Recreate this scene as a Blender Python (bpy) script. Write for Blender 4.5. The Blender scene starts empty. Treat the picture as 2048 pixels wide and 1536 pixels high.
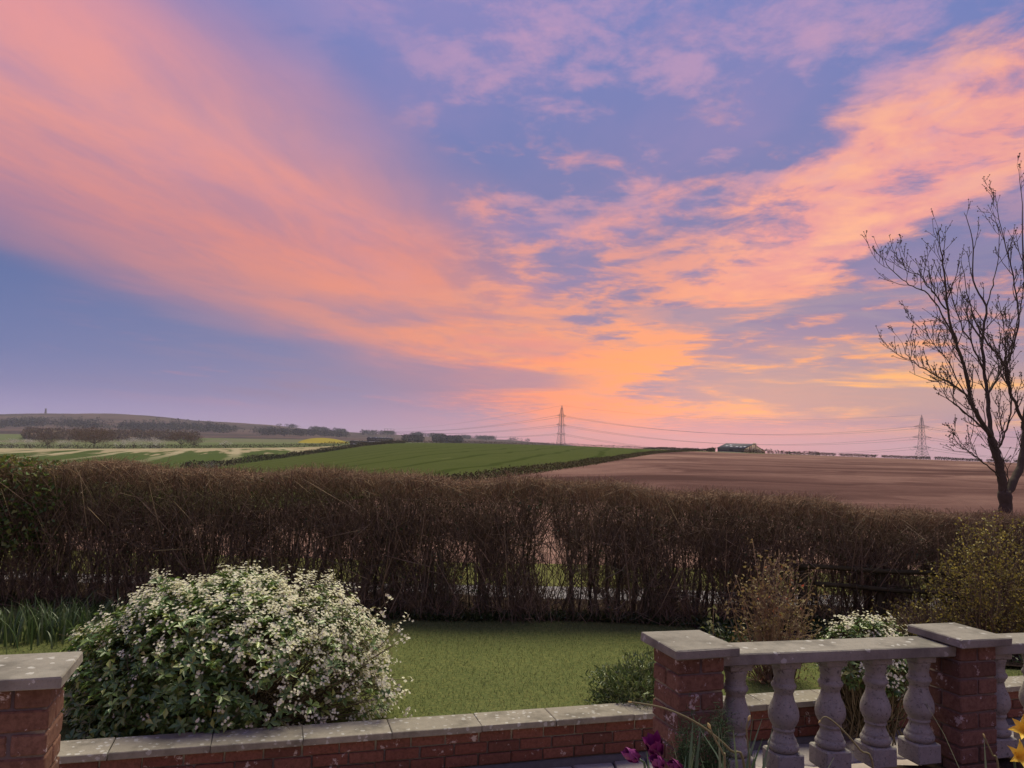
import bpy, math, random
import numpy as np
from mathutils import Vector, Matrix, noise as mnoise

scene = bpy.context.scene
col = scene.collection
R = math.radians
rng = np.random.default_rng(7)
random.seed(7)

# ------------------------------------------------------------------ camera
CAM_Z = 1.95
PITCH, ROLL = R(4.53), R(2.0)
FPX = 1539.0
cam_data = bpy.data.cameras.new('camera')
cam_data.sensor_width = 36.0
cam_data.lens = 36.0 * FPX / 2048
cam_data.clip_start = 0.05
cam_data.clip_end = 40000
cam = bpy.data.objects.new('camera', cam_data)
CAM_M = Matrix.Translation((0, 0, CAM_Z)) @ Matrix.Rotation(R(90) + PITCH, 4, 'X') @ Matrix.Rotation(ROLL, 4, 'Z')
cam.matrix_world = CAM_M
col.objects.link(cam)
scene.camera = cam
_R3 = CAM_M.to_3x3()

def at(x, y, d):
    """world point seen at photo pixel (x, y) at depth d metres along +Y"""
    v = _R3 @ Vector(((x - 1024) / FPX, (768 - y) / FPX, -1.0))
    v *= d / v.y
    return Vector((v.x, v.y, v.z + CAM_Z))

def on_z(x, y, z):
    v = _R3 @ Vector(((x - 1024) / FPX, (768 - y) / FPX, -1.0))
    t = (z - CAM_Z) / v.z
    return Vector((v.x * t, v.y * t, z))

# ------------------------------------------------------------------ node helper
class NT:
    def __init__(s, tree): s.t = tree
    def n(s, typ, **kw):
        nd = s.t.nodes.new(typ)
        for k, v in kw.items(): setattr(nd, k, v)
        return nd
    def link(s, a, sock):
        if hasattr(a, 'is_output'): s.t.links.new(a, sock)
        else: sock.default_value = a
    def m(s, op, a, b=None, c=None, clamp=False):
        nd = s.n('ShaderNodeMath', operation=op, use_clamp=clamp)
        s.link(a, nd.inputs[0])
        if b is not None: s.link(b, nd.inputs[1])
        if c is not None: s.link(c, nd.inputs[2])
        return nd.outputs[0]
    def add(s, a, b): return s.m('ADD', a, b)
    def mul(s, a, b): return s.m('MULTIPLY', a, b)
    def sub(s, a, b): return s.m('SUBTRACT', a, b)
    def ss(s, v, a, b, lo=0.0, hi=1.0, mode='SMOOTHSTEP'):
        nd = s.n('ShaderNodeMapRange', interpolation_type=mode)
        s.link(v, nd.inputs['Value'])
        if a > b: a, b, lo, hi = b, a, hi, lo
        nd.inputs['From Min'].default_value = a; nd.inputs['From Max'].default_value = b
        nd.inputs['To Min'].default_value = lo; nd.inputs['To Max'].default_value = hi
        return nd.outputs[0]
    def mix(s, f, a, b, blend='MIX'):
        nd = s.n('ShaderNodeMix', data_type='RGBA', blend_type=blend)
        s.link(f, nd.inputs[0])
        for v, i in ((a, 6), (b, 7)):
            if isinstance(v, (tuple, list)): v = (*v[:3], 1.0)
            s.link(v, nd.inputs[i])
        return nd.outputs[2]
    def comb(s, x, y, z=0.0):
        nd = s.n('ShaderNodeCombineXYZ')
        for v, i in zip((x, y, z), nd.inputs): s.link(v, i)
        return nd.outputs[0]
    def noise(s, vec=None, scale=1.0, detail=4.0, rough=0.5, dist=0.0, color=False, lac=2.0):
        nd = s.n('ShaderNodeTexNoise')
        if vec is not None: s.link(vec, nd.inputs['Vector'])
        nd.inputs['Scale'].default_value = scale; nd.inputs['Detail'].default_value = detail
        nd.inputs['Roughness'].default_value = rough; nd.inputs['Distortion'].default_value = dist
        nd.inputs['Lacunarity'].default_value = lac
        return nd.outputs['Color' if color else 'Fac']
    def ramp(s, f, stops, interp='LINEAR'):
        nd = s.n('ShaderNodeValToRGB')
        cr = nd.color_ramp; cr.interpolation = interp
        while len(cr.elements) < len(stops): cr.elements.new(0.5)
        for e, (p, c) in zip(cr.elements, stops):
            e.position = p; e.color = (*c, 1.0) if len(c) == 3 else c
        s.link(f, nd.inputs[0])
        return nd.outputs[0]

def lin(r, g, b):
    f = lambda c: (c / 12.92 if c <= 0.04045 else ((c + 0.055) / 1.055) ** 2.4)
    return (f(r / 255), f(g / 255), f(b / 255))

# ------------------------------------------------------------------ sky (world): dusk sky, bands of lit cloud running to the sunset
SUN_AZ, SUN_EL = R(14), R(60)        # azimuth to the right of straight ahead
world = bpy.data.worlds.new('World'); scene.world = world
world.use_nodes = True
wt = world.node_tree; wt.nodes.clear()
W = NT(wt)
tc = W.n('ShaderNodeTexCoord').outputs['Generated']
sep = W.n('ShaderNodeSeparateXYZ'); wt.links.new(tc, sep.inputs[0])
sx, sy, sz = sep.outputs
zp = W.m('MAXIMUM', sz, 0.0)

def plane(az_deg, eps):
    c, s_ = math.cos(R(az_deg)), math.sin(R(az_deg))
    a = W.sub(W.mul(sx, c), W.mul(sy, s_))
    b = W.add(W.mul(sx, s_), W.mul(sy, c))
    zc = W.add(zp, eps)
    return W.m('DIVIDE', a, zc), W.m('DIVIDE', b, zc)

# clear air behind the clouds
nish = W.n('ShaderNodeTexSky', sky_type='NISHITA')
nish.sun_disc = False
nish.sun_elevation = R(1.0); nish.sun_rotation = SUN_AZ
nish.air_density = 1.2; nish.dust_density = 1.0; nish.ozone_density = 2.0
az = W.m('ARCTAN2', sx, sy)                       # 0 ahead, + right
base = W.ramp(W.m('SQRT', zp), [(0.0, lin(150, 136, 172)), (0.16, lin(134, 132, 178)), (0.30, lin(98, 114, 168)), (0.44, lin(78, 102, 158)),
                                (0.60, lin(96, 116, 176)), (0.80, lin(112, 130, 194)), (1.0, lin(108, 130, 194))])
glow = W.mul(W.m('POWER', W.ss(W.m('ABSOLUTE', W.sub(az, R(16))), R(75), 0.0), 1.5), W.ss(zp, 0.62, 0.0))
base = W.mix(W.mul(glow, 0.50), base, lin(176, 140, 158))
UL, VL = plane(8.4, 0.015)
UR, VR = plane(-1.0, 0.02)
wn = W.sub(W.noise(W.comb(W.mul(UL, 0.55), W.mul(VL, 0.30), 3.1), 1.0, 3.0, 0.5), 0.5)
ULw = W.add(UL, W.mul(wn, 1.5))
fine = W.noise(W.comb(W.mul(UL, 2.4), W.mul(VL, 0.8), 1.7), 1.0, 9.0, 0.60, 0.3)
# the broad smooth pink band on the left
ULe = W.sub(ULw, W.mul(W.m('MAXIMUM', W.sub(0.50, zp), 0.0), 2.3))
mL = W.mul(W.ss(ULw, -3.6, -1.6), W.ss(ULe, -0.80, -1.50))
mL = W.mul(mL, W.ss(fine, 0.25, 0.62, 0.60, 1.0))
cL = W.ramp(zp, [(0.0, lin(216, 138, 142)), (0.07, lin(240, 138, 116)), (0.14, lin(240, 146, 112)), (0.24, lin(226, 138, 124)), (0.36, lin(234, 152, 140)), (0.55, lin(236, 150, 156)), (1.0, lin(222, 150, 180))])
mLn = W.mul(mL, W.ss(zp, 0.025, 0.085))
sky = W.mix(W.mul(mLn, 0.94), base, cL)
# thin lilac veil filling the middle
veil = W.noise(W.comb(W.mul(UR, 1.0), W.mul(VR, 0.55), 9.0), 1.0, 5.0, 0.55, 0.3)
sky = W.mix(W.mul(W.mul(W.ss(veil, 0.42, 0.72), W.ss(ULw, -2.2, -0.9)), W.ss(zp, 0.08, 0.30, 0.0, 0.32)), sky, lin(180, 142, 184))
# broken mid-level cloud right of centre, lit from below
wr = W.noise(W.comb(W.mul(UR, 0.8), W.mul(VR, 0.5), 5.5), 1.0, 4.0, 0.55)
URw = W.add(UR, W.mul(W.sub(wr, 0.5), 1.3))
tex = W.noise(W.comb(W.mul(UR, 3.0), W.mul(VR, 2.5), 2.4), 1.0, 11.0, 0.62, 0.22)
band = W.mul(W.ss(URw, 0.55, 1.25), W.ss(URw, 1.78, 1.50))
band2 = W.mul(W.ss(URw, 2.15, 2.75), W.ss(URw, 6.5, 4.2))
mid = W.mul(W.ss(URw, -0.9, 0.3), W.ss(zp, 0.52, 0.30, 0.02, 0.20))
dens = W.add(W.add(W.mul(band, 0.50), W.mul(band2, 0.22)), mid)
dens = W.add(dens, W.mul(W.ss(zp, 0.40, 0.16), W.mul(W.ss(UL, 1.0, -0.3), 0.30)))
mR = W.ss(W.add(W.mul(W.sub(tex, 0.5), 2.3), dens), 0.20, 0.74)
mR = W.mul(mR, W.ss(W.add(az, W.mul(zp, 0.25)), R(-9), R(4)))
cR = W.ramp(zp, [(0.0, lin(226, 150, 150)), (0.05, lin(232, 148, 130)), (0.10, lin(246, 156, 108)), (0.19, lin(238, 152, 122)), (0.30, lin(228, 150, 142)), (0.42, lin(204, 150, 170)), (0.60, lin(178, 146, 194)), (1.0, lin(175, 145, 196))])
cR = W.mix(W.mul(band, W.ss(zp, 0.14, 0.26)), cR, W.mix(W.ss(tex, 0.42, 0.68), lin(230, 150, 150), lin(252, 178, 142)))
sky = W.mix(W.mul(mR, W.add(W.ss(zp, 0.60, 0.30, 0.40, 0.86), W.mul(band, 0.3))), sky, cR)
# small flecks of high cloud overhead
fl1 = W.noise(W.comb(W.mul(UR, 5.0), W.mul(VR, 4.6), 8.8), 1.0, 9.0, 0.62, 0.12)
fl2 = W.noise(W.comb(W.mul(UR, 1.1), W.mul(VR, 1.0), 4.1), 1.0, 2.0, 0.5)
flk = W.mul(W.mul(W.ss(W.add(fl1, W.mul(W.sub(fl2, 0.5), 0.9)), 0.48, 0.72), W.ss(ULw, -1.1, -0.3)), W.ss(zp, 0.20, 0.34))
sky = W.mix(W.mul(flk, 0.55), sky, W.ramp(zp, [(0.25, lin(232, 158, 152)), (0.45, lin(206, 156, 184)), (0.8, lin(186, 152, 196))]))
# low streaky cloud over the horizon on the sunset side
stA = W.noise(W.comb(W.mul(az, 4.0), W.mul(zp, 26.0), 6.2), 1.0, 9.0, 0.60, 0.35)
sm = W.mul(W.ss(zp, 0.28, 0.16), W.ss(az, R(-12), R(8)))
sky = W.mix(W.mul(W.mul(W.ss(stA, 0.46, 0.60), sm), W.ss(az, R(6), R(14), 0.35, 0.92)), sky, lin(146, 132, 160))
gl = W.mul(W.mul(W.ss(stA, 0.56, 0.40), sm), W.mul(W.ss(zp, 0.012, 0.045), W.ss(zp, 0.16, 0.09)))
sky = W.mix(W.mul(gl, 0.62), sky, W.ramp(W.ss(az, R(-5), R(32)), [(0.0, lin(250, 136, 112)), (0.3, lin(255, 156, 96)), (1.0, lin(255, 190, 110))]))
# dusky streaks under the pink band, left of the sunset
stB = W.noise(W.comb(W.mul(az, 2.4), W.add(W.mul(zp, 20.0), W.mul(az, 1.2)), 2.9), 1.0, 8.0, 0.58, 0.3)
dm = W.mul(W.mul(W.ss(az, R(-34), R(-16)), W.ss(az, R(9), R(1))), W.mul(W.ss(zp, 0.03, 0.06), W.ss(zp, 0.21, 0.13)))
sky = W.mix(W.mul(W.mul(W.ss(stB, 0.47, 0.62), dm), 0.75), sky, lin(140, 122, 158))
sky = W.mix(W.mul(W.mul(W.ss(stB, 0.47, 0.36), dm), 0.55), sky, lin(226, 136, 132))
# bright slot of afterglow low on the right
slot = W.mul(W.mul(W.ss(zp, 0.030, 0.070), W.ss(zp, 0.125, 0.080)), W.ss(az, R(9), R(21)))
sky = W.mix(W.mul(W.mul(slot, W.ss(stA, 0.62, 0.42, 0.25, 1.0)), 0.85), sky, lin(255, 186, 112))
# lilac murk just above the land
sky = W.mix(W.ss(zp, 0.055, 0.004, 0.0, 0.9), sky, W.ramp(W.ss(az, R(-35), R(35)), [(0.0, lin(152, 142, 188)), (0.4, lin(178, 140, 168)), (0.62, lin(200, 142, 150)), (1.0, lin(188, 146, 162))]))
sky = W.mix(0.03, sky, nish.outputs[0], 'ADD')
# ground side of the world: dull earth
sky = W.mix(W.ss(sz, -0.002, -0.03), sky, lin(70, 62, 60))
bg = W.n('ShaderNodeBackground'); wt.links.new(sky, bg.inputs[0]); bg.inputs[1].default_value = 1.0
wo = W.n('ShaderNodeOutputWorld'); wt.links.new(bg.outputs[0], wo.inputs[0])

# ------------------------------------------------------------------ added soft fill (the one sun lamp), set high to brighten the garden
sun_d = bpy.data.lights.new('garden_fill', 'SUN')
sun_d.energy = 4.6; sun_d.angle = R(34); sun_d.color = (1.0, 0.92, 0.64)
sun = bpy.data.objects.new('garden_fill', sun_d)
sd = Vector((math.sin(SUN_AZ) * math.cos(SUN_EL), math.cos(SUN_AZ) * math.cos(SUN_EL), math.sin(SUN_EL)))
sun.rotation_euler = sd.to_track_quat('Z', 'Y').to_euler()
sun.location = (3, 8, 9)
col.objects.link(sun)

scene.render.engine = 'CYCLES'
scene.cycles.use_denoising = True
scene.cycles.max_bounces = 6
scene.cycles.volume_bounces = 0
scene.cycles.transparent_max_bounces = 8
vs = scene.view_settings
vs.view_transform = 'Standard'; vs.look = 'None'; vs.exposure = 0.0; vs.gamma = 1.0; vs.use_curve_mapping = False

# ================================================================== helpers: objects and meshes
def tag(o, label=None, cat=None, group=None, kind=None):
    for k, v in (('label', label), ('category', cat), ('group', group), ('kind', kind)):
        if v: o[k] = v
    return o

def empty(name, loc=(0, 0, 0), rz=0.0):
    o = bpy.data.objects.new(name, None)
    o.empty_display_size = 0.1
    o.location = loc; o.rotation_euler = (0, 0, rz)
    col.objects.link(o)
    return o

def adopt(o, root):
    """parent o to root; o's mesh is in world coordinates"""
    o.parent = root
    o.matrix_parent_inverse = (Matrix.Translation(root.location) @ Matrix.Rotation(root.rotation_euler.z, 4, 'Z')).inverted()

def np_mesh(name, V, F, mat, smooth=False):
    """V (n,3); F list of (m,k) index arrays"""
    me = bpy.data.meshes.new(name)
    V = np.asarray(V, dtype=np.float32)
    F = [np.asarray(f, dtype=np.int32) for f in (F if isinstance(F, list) else [F])]
    me.vertices.add(len(V)); me.vertices.foreach_set('co', V.ravel())
    loops = np.concatenate([f.ravel() for f in F])
    tot = np.concatenate([np.full(len(f), f.shape[1], np.int32) for f in F])
    start = np.concatenate([[0], np.cumsum(tot)[:-1]]).astype(np.int32)
    me.loops.add(len(loops)); me.loops.foreach_set('vertex_index', loops)
    me.polygons.add(len(tot)); me.polygons.foreach_set('loop_start', start); me.polygons.foreach_set('loop_total', tot)
    if smooth: me.polygons.foreach_set('use_smooth', np.ones(len(tot), bool))
    me.update(calc_edges=True); me.validate()
    if mat: me.materials.append(mat)
    return me

def link(name, me, root=None, local=False):
    o = bpy.data.objects.new(name, me)
    col.objects.link(o)
    if root is not None:
        if local: o.parent = root
        else: adopt(o, root)
    return o

class MB:
    """collects pieces of one mesh"""
    def __init__(s): s.V = []; s.F = {}; s.n = 0
    def put(s, V, *Fs):
        V = np.asarray(V, np.float64).reshape(-1, 3)
        for f in Fs:
            f = np.asarray(f, np.int64)
            s.F.setdefault(f.shape[1], []).append(f + s.n)
        s.V.append(V); s.n += len(V)
    def box(s, c, d, rz=0.0):
        x, y, z = (np.array(d) / 2)
        v = np.array([[-x,-y,-z],[x,-y,-z],[x,y,-z],[-x,y,-z],[-x,-y,z],[x,-y,z],[x,y,z],[-x,y,z]])
        if rz:
            c_, s_ = math.cos(rz), math.sin(rz)
            v = v @ np.array([[c_, s_, 0], [-s_, c_, 0], [0, 0, 1]])
        s.put(v + np.array(c), [[0,3,2,1],[4,5,6,7],[0,1,5,4],[1,2,6,5],[2,3,7,6],[3,0,4,7]])
    def prism(s, poly, axis_vec):
        """poly (k,3) points extruded by axis_vec"""
        p = np.asarray(poly, float); k = len(p)
        v = np.vstack([p, p + np.asarray(axis_vec, float)])
        q = [[i, (i + 1) % k, (i + 1) % k + k, i + k] for i in range(k)]
        s.put(v, q, [list(range(k))[::-1]], [list(range(k, 2 * k))])
    def tubes(s, P0, P1, R0, R1, sides=3, cap=False):
        P0 = np.asarray(P0, float).reshape(-1, 3); P1 = np.asarray(P1, float).reshape(-1, 3); n = len(P0)
        R0 = np.broadcast_to(np.asarray(R0, float), (n,)); R1 = np.broadcast_to(np.asarray(R1, float), (n,))
        d = P1 - P0; L = np.linalg.norm(d, axis=1, keepdims=True); d = d / np.maximum(L, 1e-9)
        ref = np.where(np.abs(d[:, 2:3]) > 0.9, np.array([[1., 0, 0]]), np.array([[0, 0, 1.]]))
        a = np.cross(d, ref); a /= np.maximum(np.linalg.norm(a, axis=1, keepdims=True), 1e-9); b = np.cross(d, a)
        th = np.arange(sides) * 2 * np.pi / sides
        ring = np.cos(th)[None, :, None] * a[:, None] + np.sin(th)[None, :, None] * b[:, None]
        V = np.concatenate([P0[:, None] + ring * R0[:, None, None], P1[:, None] + ring * R1[:, None, None]], 1)
        i = np.arange(sides); j = (i + 1) % sides
        q = np.stack([i, j, j + sides, i + sides], 1)
        F = (q[None] + (np.arange(n) * 2 * sides)[:, None, None]).reshape(-1, 4)
        s.put(V.reshape(-1, 3), F)
    def poly_tube(s, pts, rad, sides=6):
        """one continuous tapered tube through pts"""
        p = np.asarray(pts, float); n = len(p); rad = np.broadcast_to(np.asarray(rad, float), (n,))
        t = np.gradient(p, axis=0); t /= np.maximum(np.linalg.norm(t, axis=1, keepdims=True), 1e-9)
        a = np.cross(t[0], [0.13, 0.97, 0.2]); a /= np.linalg.norm(a)
        th = np.arange(sides) * 2 * np.pi / sides; V = []
        for k in range(n):
            a = a - t[k] * (a @ t[k]); a /= np.linalg.norm(a); b = np.cross(t[k], a)
            V.append(p[k] + rad[k] * (np.cos(th)[:, None] * a + np.sin(th)[:, None] * b))
        V = np.concatenate(V)
        i = np.arange(sides); j = (i + 1) % sides
        q = np.stack([i, j, j + sides, i + sides], 1)
        F = (q[None] + (np.arange(n - 1) * sides)[:, None, None]).reshape(-1, 4)
        s.put(V, F, [list(range(sides))[::-1]], [list(range((n - 1) * sides, n * sides))])
    def leaves(s, P, D, N, L, Wd, fold=0.25, droop=0.2):
        """folded pointed leaves: base P, direction D, face normal N"""
        P = np.asarray(P, float); D = np.asarray(D, float); N = np.asarray(N, float); n = len(P)
        D = D / np.maximum(np.linalg.norm(D, axis=1, keepdims=True), 1e-9)
        S = np.cross(D, N); S /= np.maximum(np.linalg.norm(S, axis=1, keepdims=True), 1e-9); N = np.cross(S, D)
        L = np.broadcast_to(np.asarray(L, float), (n,))[:, None]; Wd = np.broadcast_to(np.asarray(Wd, float), (n,))[:, None]
        m = P + D * L * 0.55 - N * Wd * fold * 0.0
        tip = P + D * L - N * L * droop
        l = m + S * Wd * 0.5 + N * Wd * fold; r = m - S * Wd * 0.5 + N * Wd * fold
        V = np.stack([P, r, tip, l], 1).reshape(-1, 3)
        o = (np.arange(n) * 4)[:, None]
        s.put(V, np.concatenate([o + [[0, 1, 2]], o + [[0, 2, 3]]]))
    def done(s, name, mat, smooth=False):
        return np_mesh(name, np.concatenate(s.V), [np.concatenate(f) for f in s.F.values()], mat, smooth)
    def obj(s, name, mat, root=None, smooth=False):
        o = link(name, s.done(name, mat, smooth), root)
        if name in MANY: o['kind'] = 'stuff'
        return o
MANY = {'leaves', 'stems', 'stem_mass', 'twigs', 'clipped_tips', 'young_leaves', 'cane', 'blossom', 'shoots', 'shoot_leaves', 'loose_blossom', 'buds', 'ivy', 'foliage', 'crown', 'petals', 'bracing'}

def rand_dirs(n, up=0.0):
    v = rng.normal(size=(n, 3)); v[:, 2] += up
    return v / np.linalg.norm(v, axis=1, keepdims=True)

# ================================================================== materials
def mat(name, build, rough=0.8, spec=0.3):
    m = bpy.data.materials.new(name); m.use_nodes = True
    t = m.node_tree; t.nodes.clear(); n = NT(t)
    out = n.n('ShaderNodeOutputMaterial'); b = n.n('ShaderNodeBsdfPrincipled')
    b.inputs['Roughness'].default_value = rough
    b.inputs['Specular IOR Level'].default_value = spec
    t.links.new(b.outputs[0], out.inputs[0])
    c = build(n, b)
    if c is not None:
        if isinstance(c, (tuple, list)): c = (*c[:3], 1.0)
        n.link(c, b.inputs['Base Color'])
    return m

def pos(n): return n.n('ShaderNodeNewGeometry').outputs['Position']
def objc(n): return n.n('ShaderNodeTexCoord').outputs['Object']
def island(n): return n.n('ShaderNodeNewGeometry').outputs['Random Per Island']
def bump(n, b, h, strength=0.4, dist=0.01):
    bp = n.n('ShaderNodeBump'); bp.inputs['Strength'].default_value = strength; bp.inputs['Distance'].default_value = dist
    n.link(h, bp.inputs['Height']); n.link(bp.outputs[0], b.inputs['Normal'])

def leafy(name, stops, rough=0.45, spec=0.4, trans=0.25):
    """random colour per leaf, some light through it"""
    m = bpy.data.materials.new(name); m.use_nodes = True
    t = m.node_tree; t.nodes.clear(); n = NT(t)
    c = n.ramp(island(n), stops)
    b = n.n('ShaderNodeBsdfPrincipled'); b.inputs['Roughness'].default_value = rough; b.inputs['Specular IOR Level'].default_value = spec
    n.link(c, b.inputs['Base Color'])
    tr = n.n('ShaderNodeBsdfTranslucent'); n.link(c, tr.inputs[0])
    mx = n.n('ShaderNodeMixShader'); mx.inputs[0].default_value = trans
    t.links.new(b.outputs[0], mx.inputs[1]); t.links.new(tr.outputs[0], mx.inputs[2])
    t.links.new(mx.outputs[0], n.n('ShaderNodeOutputMaterial').inputs[0])
    return m

def m_brick(n, b, c1, c2, c3, thr=0.60):
    oi = n.n('ShaderNodeObjectInfo').outputs['Random']
    c = n.ramp(oi, [(0.0, c1), (0.35, c2), (0.7, c3), (1.0, c1)])
    p = pos(n)
    k = n.noise(p, 55.0, 6.0, 0.65)
    c = n.mix(n.ss(k, 0.35, 0.7, 0.0, 0.55), c, (0.06, 0.028, 0.02))
    fl = n.noise(p, 15.0, 7.0, 0.74)
    c = n.mix(n.mul(n.ss(fl, thr, thr + 0.05), 0.75), c, (0.50, 0.42, 0.40))
    bump(n, b, k, 0.5, 0.004)
    return c
M = {}
M['brick'] = mat('red_brick', lambda n, b: m_brick(n, b, (0.165, 0.062, 0.046), (0.205, 0.084, 0.062), (0.125, 0.054, 0.042)), 0.9, 0.1)
M['pier_brick'] = mat('pier_brick', lambda n, b: m_brick(n, b, (0.165, 0.086, 0.060), (0.205, 0.110, 0.078), (0.125, 0.070, 0.052), 0.585), 0.9, 0.1)
def _mortar(n, b):
    k = n.noise(pos(n), 70.0, 5.0, 0.6); bump(n, b, k, 0.6, 0.004)
    return n.mix(k, (0.085, 0.06, 0.052), (0.17, 0.13, 0.115))
M['mortar'] = mat('mortar', _mortar, 0.9)
def _haunch(n, b):
    k = n.noise(pos(n), 22.0, 6.0, 0.6); bump(n, b, k, 0.6, 0.006)
    return n.mix(k, (0.05, 0.045, 0.045), (0.13, 0.115, 0.115))
M['haunch'] = mat('haunch_concrete', _haunch, 0.9)
def _stone(n, b, a, d, lichen=0.62, dark=0.5):
    p = pos(n)
    oi = n.n('ShaderNodeObjectInfo').outputs['Random']
    k = n.noise(p, 26.0, 7.0, 0.66); g = n.noise(p, 190.0, 3.0, 0.6); big = n.noise(p, 5.0, 4.0, 0.6)
    c = n.mix(k, a, d)
    c = n.mix(n.mul(n.ss(big, 0.45, 0.7), dark), c, tuple(0.45 * v for v in a))
    c = n.mix(n.ss(g, 0.55, 0.75, 0.0, 0.5), c, tuple(0.5 * v for v in a))
    vo = n.n('ShaderNodeTexVoronoi', feature='F1'); vo.inputs['Scale'].default_value = 27.0; vo.inputs['Randomness'].default_value = 1.0
    wp = n.n('ShaderNodeVectorMath', operation='ADD'); n.link(p, wp.inputs[0])
    sc = n.n('ShaderNodeVectorMath', operation='SCALE'); n.link(n.noise(p, 60.0, 3.0, 0.6, color=True), sc.inputs[0]); sc.inputs['Scale'].default_value = 0.035
    n.link(sc.outputs[0], wp.inputs[1]); n.link(wp.outputs[0], vo.inputs['Vector'])
    vs_ = n.n('ShaderNodeSeparateColor'); n.link(vo.outputs['Color'], vs_.inputs[0])
    spot = n.mul(n.ss(vo.outputs['Distance'], 0.42, 0.30), n.ss(vs_.outputs[0], lichen, lichen + 0.04))
    c = n.mix(n.mul(spot, 0.62), c, (0.50, 0.49, 0.46))
    c = n.mix(n.mul(oi, 0.25), c, tuple(0.6 * v for v in a))
    bump(n, b, n.add(k, n.mul(g, 0.4)), 0.55, 0.006)
    return c
M['coping'] = mat('coping_stone', lambda n, b: _stone(n, b, (0.19, 0.168, 0.132), (0.34, 0.305, 0.25), 0.62, 0.6), 0.9, 0.12)
M['cap'] = mat('cap_stone', lambda n, b: _stone(n, b, (0.18, 0.165, 0.14), (0.32, 0.295, 0.255), 0.80, 0.6), 0.9, 0.12)
def _balu(n, b):
    p = pos(n); k = n.noise(p, 24.0, 7.0, 0.66); g = n.noise(p, 120.0, 4.0, 0.6)
    c = n.mix(k, (0.20, 0.185, 0.165), (0.36, 0.34, 0.305))
    c = n.mix(n.ss(n.noise(p, 40.0, 6.0, 0.75), 0.57, 0.66, 0.0, 0.75), c, (0.075, 0.068, 0.058))
    pit = n.ss(n.noise(p, 150.0, 2.0, 0.5), 0.62, 0.70)
    c = n.mix(n.mul(pit, 0.6), c, (0.07, 0.062, 0.055))
    bump(n, b, n.sub(n.add(k, n.mul(g, 0.6)), pit), 0.8, 0.005)
    return c
M['baluster'] = mat('cast_stone', _balu, 0.9, 0.12)
def _soil(n, b):
    k = n.noise(pos(n), 30.0, 8.0, 0.7); bump(n, b, k, 1.0, 0.03)
    return n.mix(k, (0.018, 0.013, 0.010), (0.07, 0.05, 0.04))
M['soil'] = mat('soil', _soil, 0.95, 0.0)
def _pave(n, b):
    p = pos(n); k = n.noise(p, 14.0, 8.0, 0.68); f = n.noise(p, 120.0, 4.0, 0.6)
    oi = n.n('ShaderNodeObjectInfo').outputs['Random']
    c = n.mix(k, (0.22, 0.195, 0.17), (0.48, 0.43, 0.385))
    c = n.mix(n.mul(oi, 0.4), c, (0.28, 0.22, 0.20))
    c = n.mix(n.ss(n.noise(p, 45.0, 5.0, 0.7), 0.60, 0.66, 0.0, 0.6), c, (0.52, 0.50, 0.50))
    bump(n, b, n.add(k, n.mul(f, 0.3)), 0.7, 0.01)
    return c
M['paving'] = mat('paving_stone', _pave, 0.9, 0.12)
def _lawn(n, b):
    p = pos(n); big = n.noise(p, 1.3, 5.0, 0.6); k = n.noise(p, 30.0, 6.0, 0.7)
    c = n.mix(big, (0.064, 0.084, 0.030), (0.118, 0.134, 0.050))
    c = n.mix(n.ss(k, 0.4, 0.75), c, (0.17, 0.17, 0.06)); bump(n, b, k, 1.0, 0.02)
    return c
M['lawn'] = mat('lawn', _lawn, 0.95, 0.0)
M['blade'] = leafy('grass_blade', [(0.0, (0.078, 0.105, 0.032)), (0.6, (0.128, 0.152, 0.052)), (1.0, (0.25, 0.23, 0.09))], 0.6, 0.2, 0.3)
def _road(n, b):
    p = pos(n); k = n.noise(p, 40.0, 6.0, 0.7); bump(n, b, k, 0.5, 0.01)
    return n.mix(n.noise(p, 1.2, 4.0), n.mix(k, (0.12, 0.115, 0.12), (0.22, 0.21, 0.215)), (0.17, 0.155, 0.155))
M['road'] = mat('worn_asphalt', _road, 0.9, 0.1)
def _verge(n, b):
    p = pos(n); k = n.noise(p, 3.0, 8.0, 0.7); bump(n, b, k, 1.0, 0.1)
    return n.mix(k, (0.095, 0.105, 0.032), (0.16, 0.155, 0.06))
M['verge'] = mat('verge_grass', _verge, 0.95, 0.0)

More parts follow.
